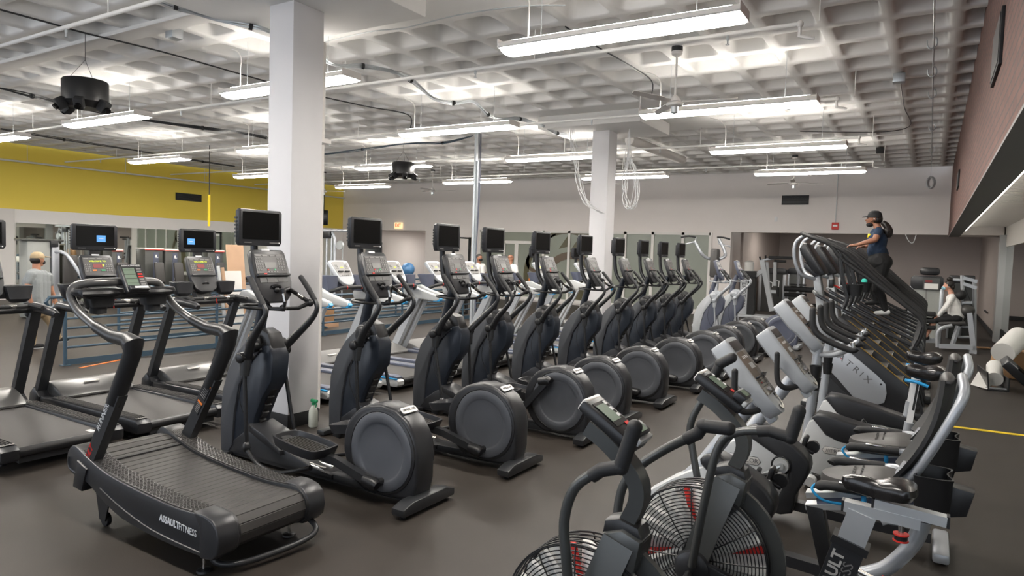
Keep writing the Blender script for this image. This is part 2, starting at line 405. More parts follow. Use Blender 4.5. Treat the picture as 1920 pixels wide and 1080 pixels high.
# interior glazing in the back wall
b = MB().m('white')
mx = [899, 1017.5, 1065, 1115, 1170, 1221.5, 1278, 1338]
mxs = [PY(p, 500, YB-.05).x for p in mx]
ya, yb = YB-.06, YB+.02
mxs[0] = WX0+.05; mxs[-1] = WX1-.03
for q in mxs: b.box(*sbox(q-.05, q+.05, ya, yb, .1, 2.85))
b.box(*sbox(mxs[0], mxs[-1], ya, yb, 2.76, 2.85)).box(*sbox(mxs[0], mxs[-1], ya, yb, .05, .18))
dx0, dx1, dxm = PY(946, 460, ya).x, PY(1010, 460, ya).x, PY(967, 460, ya).x
b.box(*sbox(dx0, mxs[1], ya, yb, 2.30, 2.42)).box(*sbox(dxm-.05, dxm+.12, ya, yb, .1, 2.3)).box(*sbox(dx0-.05, dx0+.03, ya, yb, .1, 2.4))
wf = struct('window_1', b, 'white framed interior glass partition in the back wall')
for q in range(len(mxs)-1):
    g = MB().m('glassgrey').box(*sbox(mxs[q]+.05, mxs[q+1]-.05, YB-.01, YB+.01, .18, 2.77))
    part('pane', g, wf)
dec = MB().m('decal')
def ringdec(cx, cz, r, w, a0, a1, n=30, yk=YB-.02, m_='decal'):
    dec.m(m_)
    vs = []
    for i in range(n+1):
        a = math.radians(a0+(a1-a0)*i/n)
        for rr_ in (r-w/2, r+w/2): vs.append((min(cx+rr_*math.cos(a), WX1-.1), yk, max(.2, min(2.76, cz+rr_*math.sin(a)))))
    dec.add(vs, [(2*i, 2*i+1, 2*i+3, 2*i+2) for i in range(n)])
c0 = PY(1062, 500, YB)
ringdec(c0.x, 1.05, 1.80, .24, -20, 200); ringdec(c0.x+.2, .75, 1.15, .28, 10, 185, m_='decal2'); ringdec(c0.x+1.2, 2.25, .35, .16, -90, 200)
ringdec(c0.x-1.4, 1.6, .35, .14, 60, 330, m_='decal2'); ringdec(c0.x, 1.35, 1.45, .08, 110, 175)
for (a, c_) in ((-.15, 2.35), (.35, 2.3), (.8, 2.45)):
    dec.m('decal').add([(c0.x+a-.2, YB-.02, c_-.2), (c0.x+a+.25, YB-.02, c_-.1), (c0.x+a+.2, YB-.02, c_+.35)], [(0, 1, 2)])
dec.m('decal').box((c0.x+.7, YB-.02, .95), (.42, .004, 1.5), (0, .15, 0))
dec.m('orange').box((c0.x-1.5, YB-.02, .8), (.4, .004, .12), (0, .6, 0))
part('swirl_decal', dec, wf, 'olive swirl decal on the glass')

# columns
for (cx, cy), lab in zip(COLS, ('tall white square column beside the nearest ellipticals, black base', 'white square column standing farther back near the glass partition')):
    t = thing('column', lab, 'column', (cx, cy, 0), 0, 'white concrete columns')
    part('shaft', MB().m('colpaint').box((0, 0, 2.28), (.38, .42, 4.54), bev=.008), t)
    part('base_trim', MB().m('blackmatte').box((0, 0, .075), (.40, .44, .15), bev=.004), t)

# ================================================================= LAMPS
def fixture(x, y, lab, L=2.44):
    t = thing('ceiling_light', lab, 'ceiling light', (x, y, 4.1), 0, 'hanging fluorescent lights')
    b = MB().m('white')
    b.prism([(-.17, .0), (-.15, .045), (-.05, .085), (.05, .085), (.15, .045), (.17, 0), (.16, -.012), (.14, .035), (.04, .07), (-.04, .07), (-.14, .035), (-.16, -.012)], -L/2, L/2, plane='yz')
    for sx in (-1, 1): b.box((sx*L/2, 0, .035), (.012, .33, .09), bev=.004)
    part('housing', b, t)
    b = MB().m('lens')
    b.prism([(-.145, .012), (-.12, -.035), (-.06, -.05), (.06, -.05), (.12, -.035), (.145, .012), (.13, .03), (-.13, .03)], -L/2+.02, L/2-.02, plane='yz')
    part('lens', b, t, 'glowing lens')
    b = MB().m('uplens')
    b.box((0, -.024, .088), (L*.92, .036, .005)).box((0, .024, .088), (L*.92, .036, .005))
    part('top_slot', b, t)
    for sx in (-.8, .8):
        w = MB().m('galv').tube([(sx, 0, .085), (sx, 0, .70)], .003, 5); part('hanger_wire', w, t)
    w = MB().m('white').tube([(-.95, 0, .08), (-.95, 0, .35), (-.98, .03, .5), (-1.1, .05, .62), (-1.3, .1, .69)], .008, 6, sm=4); part('power_cord', w, t)
    return t
FX = [[(-2.72, 6.1), (-2.62, 9.8), (-2.65, 13.65), (-2.63, 17.5)], [(-7.5, 6.2), (-7.3, 9.75), (-7.28, 13.4), (-7.22, 17.25)],
      [(-12.76, 6.57), (-12.5, 10.1), (-12.17, 13.55), (-12.1, 17.3)], [(-17.8, 6.85), (-17.63, 10.45), (-18.0, 14.0), (-17.3, 17.7)]]
colw = ['rightmost column', 'second column from the right', 'third column from the right', 'leftmost column']
roww = ['nearest', 'second nearest', 'third nearest', 'farthest']
f0 = None
for ci, c in enumerate(FX):
    for ri, (x, y) in enumerate(c):
        lab = '%s hanging fluorescent light in the %s of lights' % (roww[ri], colw[ci])
        if f0 is None: f0 = fixture(x, y, lab)
        else: dup(f0, (x, y, 4.1), 0, lab)
for x in (-2.7, -7.4, -12.5, -17.6): dup(f0, (x, 2.3, 4.1), 0, 'fluorescent light just above the photo, extending the %s of lights' % colw[(-2.7, -7.4, -12.5, -17.6).index(x)])  # unseen extra row, added for light by continuing the grid forward

# ================================================================= CARDIO MACHINES (local x towards the user's back, y across, z up)
def tv(b, c, w, h, tilt=0, d=.055, lit=False):
    # c: centre; screen looks along +x
    T = Matrix.Translation(c) @ Euler((0, tilt, 0)).to_matrix().to_4x4(); old = b.T; b.T = old @ T
    b.m('char').prism([(-w/2, -h/2+.03), (-w/2+.02, -h/2), (w/2-.02, -h/2), (w/2, -h/2+.03), (w/2, h/2-.02), (w/2-.02, h/2), (-w/2+.02, h/2), (-w/2, h/2-.02)], -d/2, d/2, bev=.008, plane='yz')
    b.m('black').box((-d/2-.02, 0, 0), (.05, w*.8, h*.75), bev=.015)
    for k in range(6): b.box((-d/2+.01, -w/2-.001, -h*.25+k*h*.1), (.03, .006, h*.05))
    b.m('screen').box((d/2+.001, 0, h*.055), (.006, w*.84, h*.74))
    b.m('button').box((d/2+.002, w*.30, -h*.41), (.004, w*.2, .008)).box((d/2+.002, -w*.30, -h*.41), (.004, w*.16, .007))
    b.m('whiteink').box((d/2+.002, w*.43, -h*.41), (.004, .012, .012))
    if lit: b.m('bluescreen').box((d/2+.0045, lit*w, -h*.04), (.004, w*.2, h*.25)); b.m('whiteink').box((d/2+.007, lit*w, -h*.04), (.002, w*.1, .008))
    b.T = old
def elliptical(phase=0):
    t = thing('elliptical_trainer', 'x', 'elliptical trainer', (0, 0, 0), 0, 'black ellipticals in the long diagonal row')
    # rear stabiliser
    b = MB().m('frame'); b.prism([(-.31, .045), (-.30, .03), (.30, .03), (.31, .045), (.31, .085), (.2, .12), (-.2, .12), (-.31, .085)], -.06, .06, bev=.008, plane='yz')
    part('rear_foot', b, t)
    for sy in (-.25, .25):
        part('leveling_foot', MB().m('black').lathe([(.022, 0), (.024, .01), (.008, .014), (.008, .035)], (0, sy, 0), n=12), t)
    # base beam
    b = MB().m('frame').prism([(-2.36, .02), (-.1, .045), (-.1, .13), (-1.05, .10), (-1.9, .09), (-2.36, .07)], -.085, .085, bev=.01)
    b.m('char').prism([(-2.34, .07), (-2.0, .30), (-1.86, .33), (-1.55, .22), (-1.15, .12), (-.9, .10), (-.9, .06), (-2.34, .05)], -.10, .10, bev=.015)
    part('base_frame', b, t)
    part('front_foot', MB().m('frame').box((-2.27, 0, .035), (.11, .62, .05), bev=.012).m('black').cyl((-2.27, -.27, 0), (-2.27, -.27, .03), .022).cyl((-2.27, .27, 0), (-2.27, .27, .03), .022), t)
    # drum housing
    b = MB().m('char')
    pr = []
    for a in range(100, 262, 9): pr.append((-.40+.37*math.cos(math.radians(a)), .40+.365*math.sin(math.radians(a))))
    outl = [(-.03, .08), (.005, .22), (.005, .42), (-.02, .56), (-.10, .68), (-.22, .75), (-.36, .775)] + pr + [(-.30, .05)]
    b.prism(outl, -.115, .115, bev=.035, seg=3)
    hs = part('drum_housing', b, t)
    for sy, nm in ((-1, 'side_disc'), (1, 'side_disc')):
        b = MB().m('black').lathe([(.335, sy*.10), (.335, sy*.122), (.318, sy*.128), (.310, sy*.120)], (-.345, 0, .405), 'y', 40, cap=False)
        b.m('disc').lathe([(.312, sy*.11), (.312, sy*.126), (.305, sy*.131), (.238, sy*.133), (.228, sy*.126), (.215, sy*.121), (.10, sy*.119), (0, sy*.119)], (-.345, 0, .405), 'y', 40)
        part(nm, b, t, 'round slate grey disc')
    b = MB().m('greyfabric'); b.prism([(-.085, -.022), (-.075, -.03), (.075, -.03), (.085, -.022), (.085, .022), (.075, .03), (-.075, .03), (-.085, .022)], -.004, .004, plane='xy')
    bb = MB(); T = Matrix.Translation((-.175, 0, .742)) @ Euler((0, math.radians(35), 0)).to_matrix().to_4x4() @ Euler((0, 0, math.pi/2)).to_matrix().to_4x4()
    bb.m('greyfabric').add(b.v, b.f, T)
    n = Vector((math.sin(math.radians(35)), 0, math.cos(math.radians(35)))); dn = Vector((math.cos(math.radians(35)), 0, -math.sin(math.radians(35))))
    bb.m('badgetext').text('///PRECOR', Vector((-.175, 0, .742))+n*.006, .032, (0, 1, 0), -dn, .001)
    part('badge', bb, t, 'silver maker badge')
    # front tower
    b = MB().m('char2')
    b.prism([(-2.36, .04), (-2.37, .3), (-2.35, .60), (-2.27, .82), (-2.14, 1.0), (-1.98, 1.14), (-1.86, 1.16), (-1.80, 1.05), (-1.95, .92), (-2.10, .70), (-2.17, .42), (-2.19, .12), (-2.25, .05)], -.115, .115, bev=.025, seg=2)
    part('front_shroud', b, t, 'slate grey curved shroud')
    b = MB().m('navy')
    b.prism([(-2.22, .06), (-2.17, .42), (-2.10, .70), (-1.96, .91), (-1.84, 1.08), (-1.72, 1.10), (-1.66, 1.0), (-1.68, .78), (-1.80, .62), (-1.90, .42), (-1.94, .25), (-1.90, .05)], -.095, .095, bev=.02)
    part('inner_shroud', b, t)
    b = MB().m('black')
    b.prism([(-1.98, 1.10), (-1.95, 1.2), (-1.86, 1.235), (-1.76, 1.20), (-1.70, 1.08), (-1.70, .78), (-1.78, .74), (-1.80, 1.04)], -.075, .085, bev=.02)
    b.cyl((-1.86, -.19, 1.08), (-1.86, .19, 1.08), .052)
    b.ell((-1.90, -.10, 1.10), (.09, .05, .09)).ell((-1.90, .10, 1.10), (.09, .05, .09))
    b.m('screen').box((-1.698, .005, .95), (.012, .095, .17)); b.m('button').box((-1.70, .005, .80), (.01, .10, .02))
    part('control_cowl', b, t)
    b = MB().m('black')
    for k in range(5): b.box((-1.80-k*.035, 0, .66-k*.075), (.10, .07, .05), (0, -.9, 0))
    part('ladder_brace', b, t)
    # neck, console, tv
    b = MB().m('navy').tube([(-1.99, 0, 1.12), (-1.93, 0, 1.35), (-1.86, 0, 1.58)], .052, 14)
    part('neck', b, t)
    b = MB()
    # console plane tilted: frame along (a = across y, s = along slope)
    tl = math.radians(-20)
    b.at((-1.80, 0, 1.66), (0, tl, 0))
    out = [(-.10, -.20), (.10, -.20), (.16, -.14), (.195, -.02), (.195, .10), (.185, .26), (.16, .29), (-.16, .29), (-.185, .26), (-.195, .10), (-.195, -.02), (-.16, -.14)]
    b.m('char').prism(out, -.03, .03, bev=.014, plane='yz')
    b.m('panel').prism([(-.165, .065), (.165, .065), (.155, .245), (-.155, .245)], .028, .035, plane='yz')
    b.m('char').box((.035, 0, .045), (.05, .35, .022), bev=.006); b.m('red').box((.062, -.10, .052), (.004, .03, .012))
    b.m('badgetext').prism([(-.15, -.02), (.15, -.02), (.15, .03), (-.15, .03)], .028, .034, plane='yz').m('panel').box((.034, -.035, .0), (.006, .08, .045)).box((.034, .07, .0), (.006, .06, .03))
    b.m('button')
    for r_ in range(5):
        for c_ in (-.14, -.118, -.096, .085, .112, .139):
            if r_ in (0,) and abs(c_) < .1: continue
            b.box((.037, c_, .095+r_*.026), (.004, .015, .014))
    for c_ in (-.04, -.01, .02, .05): b.box((.037, c_, .078), (.004, .02, .012))
    b.m('hood').box((.037, -.008, .14), (.003, .12, .055)); b.m('button')
    for c_ in (-.12, -.05, .03, .1): b.box((.037, c_, .228), (.003, .055, .014))
    b.m('red').box((.039, -.045, .096), (.003, .018, .012)); b.m('green').box((.039, .03, .096), (.003, .018, .012))
    b.m('whiteink').box((.0, -.02, .286), (.068, .085, .022), bev=.005)
    b.m('black').tube([(.035, -.045, -.065), (.05, 0, -.055), (.035, .045, -.065)], .016, 8, sm=3).ell((.03, 0, -.09), (.03, .03, .03))
    co = part('console', b, t)
    b = MB().m('char').tube([(-1.88, .0, 1.46), (-2.01, .0, 1.66), (-2.05, .0, 1.9), (-2.05, .0, 2.08)], .034, 10, sm=3); part('screen_bracket', b, t)
    b = MB(); tv(b, (-1.985, 0, 2.135), .46, .325); part('screen', b, t, 'blank entertainment screen')
    # fixed hand rail
    b = MB().m('black')
    b.tube([(-1.80, -.10, 1.50), (-1.74, -.05, 1.42), (-1.64, .0, 1.42), (-1.62, .0, 1.50), (-1.64, -.01, 1.585), (-1.72, .12, 1.595), (-1.70, .24, 1.52), (-1.62, .28, 1.465), (-1.64, .16, 1.42), (-1.68, .05, 1.42)], .017, 9)
    b.ell((-1.62, .28, 1.465), (.035, .035, .035)).ell((-1.65, 0, 1.43), (.035, .03, .03))
    b.m('chrome').cyl((-1.622, -.0, 1.49), (-1.636, -.008, 1.56), .019).cyl((-1.706, .20, 1.545), (-1.68, .255, 1.50), .019)
    hr = part('heart_rate_grip', b, t)
    b = MB().m('black').tube([(-1.90, .0, 1.44), (-2.0, -.10, 1.44), (-1.95, -.21, 1.44), (-1.84, -.22, 1.43), (-1.76, -.10, 1.42), (-1.74, .02, 1.42)], .014, 8, sm=3); part('front_rail', b, t)
    # moving arms
    for sy, dx in (((-1, .0), (1, -.12)) if not phase else ((-1, -.10), (1, .02))):
        y1 = sy*.33
        b = MB().m('frame').tube([(-1.80+dx, y1*.72, 1.02), (-1.68+dx, y1*.9, 1.16), (-1.52+dx, y1, 1.32), (-1.46+dx, y1, 1.42), (-1.50+dx, y1, 1.50)], [.042, .034, .022, .02], 12, sm=4)
        b.m('softblack').tube([(-1.49+dx, y1, 1.485), (-1.58+dx, y1, 1.59), (-1.67+dx, y1*.97, 1.69)], [.024, .026, .024], 12, sm=3).ell((-1.67+dx, y1*.97, 1.69), .024)
        b.m('black').cyl((-1.83+dx, sy*.19, 1.0), (-1.83+dx, sy*.31, 1.0), .048).ell((-1.83+dx, sy*.31, 1.0), (.046, .018, .046))
        part('moving_handle', b, t)
        b = MB().m('frame').tube([(-1.82+dx, sy*.25, .98), (-1.82+dx, sy*.26, .84)], [.05, .04], 12)
        b.m('black').tube([(-1.82+dx, sy*.26, .86), (-1.77+dx*.2, sy*.27, .24)], .018, 10).m('frame').ell((-1.77+dx*.2, sy*.27, .22), (.035, .035, .05))
        b.m('black').tube([(-1.77+dx*.2, sy*.27, .20), (-1.60, sy*.28, .10), (-1.35, sy*.30, .085), (-1.10, sy*.31, .15), (-.93, sy*.30, .21)], [.022, .018, .018, .022], 9, sm=3)
        part('swing_link', b, t)
    # ramp rails
    for sy in (-.05, .05):
        part('ramp_rail', MB().m('chrome').tube([(-1.92, sy, .34), (-1.80, sy, .21), (-1.55, sy, .13), (-1.02, sy, .10)], .030, 12, sm=3), t, 'polished ramp rail')
    b = MB().m('char').prism([(-1.93, .37), (-1.72, .31), (-1.50, .20), (-1.50, .16), (-1.75, .24), (-1.93, .31)], -.14, .14, bev=.008); part('ramp_cover', b, t)
    # pedals and pedal arms : near one low, far one high
    def pedal(y0, px, pz, tilt, cx, cz):
        b = MB().at((px, y0, pz), (0, tilt, 0))
        ring = smooth_pts([(-.26, -.08, 0), (-.20, -.14, 0), (.0, -.155, 0), (.20, -.145, 0), (.26, -.08, 0), (.26, .08, 0), (.20, .145, 0), (-.2, .12, 0)], 4, True)
        rings = [[(p.x*k, p.y*k, z) for p in ring] for k, z in ((.92, -.035), (1.0, .03), (1.0, .042), (.93, .042), (.86, .0), (.5, -.002))]
        b.m('char').loft(rings)
        b.m('belt')
        for k in range(-4, 5): b.box((0, k*.024, .003), (.36, .008, .006))
        b.m('black').prism([(-.30, -.07), (-.22, -.10), (-.16, -.02), (-.24, .02)], -.05, .05, bev=.01)
        part('pedal', b, t)
        b = MB().m('frame')
        sgn = -1 if y0 < 0 else 1
        b.tube([(px+.02, sgn*.20, pz-.05), (px+.35, sgn*.20, pz-.08), (cx, sgn*.205, cz)], .034, 4, flat=1.1)
        b.m('black').tube([(cx-.10, sgn*.205, cz+(pz-cz)*.1), (cx, sgn*.205, cz), (cx+.03, sgn*.205, cz-.01)], [.045, .052, .035], 14)
        b.cyl((cx, sgn*.12, cz), (cx, sgn*.23, cz), .03)
        part('pedal_arm', b, t)
    if not phase:
        pedal(-.235, -1.08, .355, math.radians(6), -.33, .175); pedal(.235, -.92, .44, math.radians(-10), -.36, .60)
    else:
        pedal(-.235, -1.05, .40, math.radians(-8), -.43, .63); pedal(.235, -.98, .36, math.radians(6), -.30, .20)
    part('power_cable', MB().m('blackmatte').tube([(-1.90, -.12, 1.1), (-1.98, -.18, .75), (-1.98, -.18, .55), (-1.88, -.14, .33)], .004, 5, sm=4), t)
    return t
EL = [(-3.22, 4.03), (-3.08, 5.24), (-2.99, 6.53), (-2.96, 7.50), (-2.92, 8.72), (-2.85, 10.06), (-2.82, 11.38), (-2.82, 12.62), (-2.80, 13.72), (-2.78, 14.82)]
e0 = elliptical(); e0.location = (*EL[0], 0); e0['label'] = 'nearest black elliptical trainer, right of the curved treadmill, in front of the column'
for i, (x, y) in enumerate(EL[1:]):
    lab = '%s black elliptical trainer, counting back from the curved treadmill' % ORD[i+1] if i < 8 else 'farthest black elliptical trainer with a screen, beside the silver-blue ellipticals'
    if i == 1:
        e1 = elliptical(1); e1.location = (x, y, 0); e1['label'] = 'third black elliptical trainer from the curved treadmill, its near crank arm raised'
    else: dup(e0, (x, y, 0), 0, lab)
# two silver ellipticals without screens
for k, (x, y) in enumerate([(-2.45, 16.2), (-2.3, 17.5)]):
    r = dup(e0, (x, y, 0), 0, ('silver elliptical without a screen, just past the black row', 'farthest silver elliptical at the end of the row')[k], drop=('screen', 'screen_bracket', 'badge'))
    r.name = 'silver_elliptical'; r['group'] = 'silver ellipticals at the end of the row'
    swap = {'char': 'bluegrey', 'char2': 'silver2', 'frame': 'silver', 'black': 'silver', 'navy': 'bluegrey', 'disc': 'bluegrey', 'panel': 'palegrey'}
    for ch in r.children:
        if ch.data.name not in globals().get('_sw', {}): pass
        key = ch.data.name
        cache = globals().setdefault('_SW', {})
        if key not in cache:
            me = ch.data.copy(); cache[key] = me
            for q in range(len(me.materials)):
                nm = [a for a, v in M.items() if v == me.materials[q]][0]
                if nm in swap: me.materials[q] = M[swap[nm]]
        ch.data = cache[key]

def black_treadmill(lit):
    # origin: deck centre at the rear edge, on the floor; belt runs to -x
    t = thing('treadmill', 'x', 'treadmill', (0, 0, 0), 0, 'black treadmills on the left')
    b = MB()
    for sy in (-1, 1):
        b.m('char').prism([(-2.12, .07), (-.02, .10), (.0, .13), (0, .20), (-.05, .235), (-1.75, .21), (-2.1, .20)], sy*.43-.075, sy*.43+.075, bev=.02)
        b.m('panel').prism([(-1.72, .215), (-.06, .237), (-.05, .243), (-1.72, .222)], sy*.43-.055, sy*.43+.055)
        b.m('belt')
        for q in range(5): b.box((-.9, sy*.43-.045+q*.0225, .236), (1.62, .006, .008), (0, math.radians(-.75), 0))
    part('side_rail', b, t)
    b = MB().m('belt').prism([(-1.95, .17), (-.04, .17), (-.01, .185), (-.02, .20), (-1.95, .19)], -.355, .355)
    b.m('black').cyl((-.045, -.36, .165), (-.045, .36, .165), .045, 16)
    b.m('greyfabric').box((-.16, .28, .2005), (.10, .05, .002))
    part('running_belt', b, t)
    b = MB().m('frame').box((-1.0, 0, .10), (1.9, .70, .06)); part('deck_frame', b, t)
    for x_ in (-.35, -1.95):
        for sy in (-.36, .36): part('leveling_foot', MB().m('black').lathe([(.04, 0), (.035, .012), (.012, .018), (.012, .09)], (x_, sy, 0), n=14), t)
    b = MB().m('hood')
    prof = [(-1.66, .20), (-1.70, .235), (-1.80, .285), (-1.95, .335), (-2.08, .34), (-2.17, .28), (-2.17, .10), (-1.9, .10)]
    b.prism(prof, -.40, .40, bev=.035, seg=3, sm=2)
    hood = part('motor_hood', b, t, 'brushed grey motor hood')
    b = MB().m('greyfabric').box((-1.865, 0, .322), (.035, .17, .012), (0, math.radians(22), 0), bev=.01); part('badge', b, hood)
    for sy in (-1, 1):
        b = MB().m('frame').tube([(-2.13, sy*.45, .10), (-1.62, sy*.45, 1.22)], .058, 4, flat=.75, upv=(1, 0, 0))
        b.m('char').prism([(-2.2, .06), (-1.98, .06), (-1.95, .2), (-2.08, .30), (-2.18, .22)], sy*.45-.07, sy*.45+.07, bev=.02)
        b.m('blackmatte').cyl((-1.66, sy*.49, 1.12), (-1.66, sy*.515, 1.12), .008)
        part('upright', b, t)
        b = MB().m('char').tube([(-1.70, sy*.44, 1.16), (-1.62, sy*.44, 1.24), (-1.48, sy*.44, 1.24), (-1.2, sy*.43, 1.22), (-1.12, sy*.43, 1.20)], [.06, .055, .05, .045, .03], 10, sm=3)
        b.m('softblack').tube([(-1.66, sy*.40, 1.26), (-1.50, sy*.32, 1.285), (-1.30, sy*.38, 1.26)], .024, 8, sm=3)
        part('hand_rail', b, t)
    b = MB().m('black').tube([(-1.62, -.44, 1.22), (-1.60, 0, 1.22), (-1.62, .44, 1.22)], .035, 10).m('softblack').tube([(-1.48, -.33, 1.27), (-1.40, -.2, 1.28), (-1.40, .2, 1.28), (-1.48, .33, 1.27)], .022, 9, sm=3)
    b.m('chrome').cyl((-1.398, -.18, 1.282), (-1.398, -.08, 1.282), .024).cyl((-1.398, .08, 1.282), (-1.398, .18, 1.282), .024)
    b.m('red').box((-1.40, 0, 1.292), (.03, .09, .02)).tube([(-1.38, -.02, 1.29), (-1.37, -.01, 1.25), (-1.375, .0, 1.21)], .006, 5)
    part('cross_bar', b, t)
    b = MB()
    for sy in (-1, 1):
        cyk = sy*.30; rin = []
        for (k, z, dx) in ((.5, 1.30, 0), (.8, 1.34, 0), (1.0, 1.46, -.03), (1.0, 1.475, -.03), (.86, 1.475, -.03), (.72, 1.38, -.01), (.4, 1.36, 0)):
            ring = smooth_pts([(-1.66-.10*k+dx, cyk-.09*k, z), (-1.66-.10*k+dx, cyk+.09*k, z), (-1.66+.09*k+dx, cyk+.12*k, z), (-1.66+.09*k+dx, cyk-.12*k, z)], 4, True); rin.append(ring)
        b.m('char').loft(rin)
    b.m('char').box((-1.68, 0, 1.38), (.08, .50, .08), bev=.02)
    part('bottle_tray', b, t)
    b = MB().at((-1.70, 0, 1.56), (0, math.radians(-24), 0))
    out = [(-.08, -.24), (.08, -.24), (.15, -.19), (.18, -.08), (.19, .04), (.185, .22), (.16, .25), (-.16, .25), (-.185, .22), (-.19, .04), (-.18, -.08), (-.15, -.19)]
    b.m('char').prism(out, -.03, .03, bev=.012, plane='yz')
    b.m('panel').prism([(-.16, .0), (.16, .0), (.155, .215), (-.155, .215)], .028, .035, plane='yz')
    b.m('char').box((.035, 0, -.018), (.05, .34, .02), bev=.005)
    b.m('led').text('WELCOME TO', (.040, .0, .165), .028, (0, 1, 0), (0, 0, 1), .0006) if lit else None
    b.m('led').text('P', (.040, .055, .11), .05, (0, 1, 0), (0, 0, 1), .0006) if lit == 1 else None
    b.m('maroon').box((.037, -.008, .11), (.003, .10, .05))
    b.m('button')
    for r_ in range(4):
        for c_ in (-.14, -.118, -.096, .09, .115, .14): b.box((.037, c_, .045+r_*.026), (.004, .013, .013))
    for c_ in (-.12, -.05, .03, .1): b.box((.037, c_, .198), (.003, .055, .012))
    b.m('orange').box((.038, -.05, .055), (.003, .045, .016)); b.m('green').box((.038, .045, .055), (.003, .045, .016))
    b.m('whiteink').box((0, 0, .248), (.066, .085, .02), bev=.005)
    b.m('black').tube([(.03, -.04, -.13), (.05, 0, -.12), (.03, .04, -.13)], .014, 8, sm=3)
    part('console', b, t)
    part('console_neck', MB().m('black').box((-1.72, 0, 1.35), (.10, .22, .22), (0, -.35, 0), bev=.02), t)
    part('screen_bracket', MB().m('black').box((-1.80, 0, 1.80), (.03, .12, .18), bev=.005), t)
    b = MB(); tv(b, (-1.80, 0, 2.0), .50, .30, lit=.12 if lit == 1 else (-.22 if lit == 2 else False)); part('screen', b, t, 'entertainment screen')
    return t
TX = -6.45
for k, (x, y, lit, lab) in enumerate([(-6.45, 4.13, 1, 'black treadmill directly behind the curved treadmill, small blue tile lit on its screen'),
                                   (-6.35, 5.36, 2, 'black treadmill left of the column, blue tile near the left edge of its screen'),
                                   (-6.42, 2.98, 0, 'black treadmill cut off by the left edge of the photo')]):
    o = black_treadmill(lit); o.location = (x, y, 0); o['label'] = lab

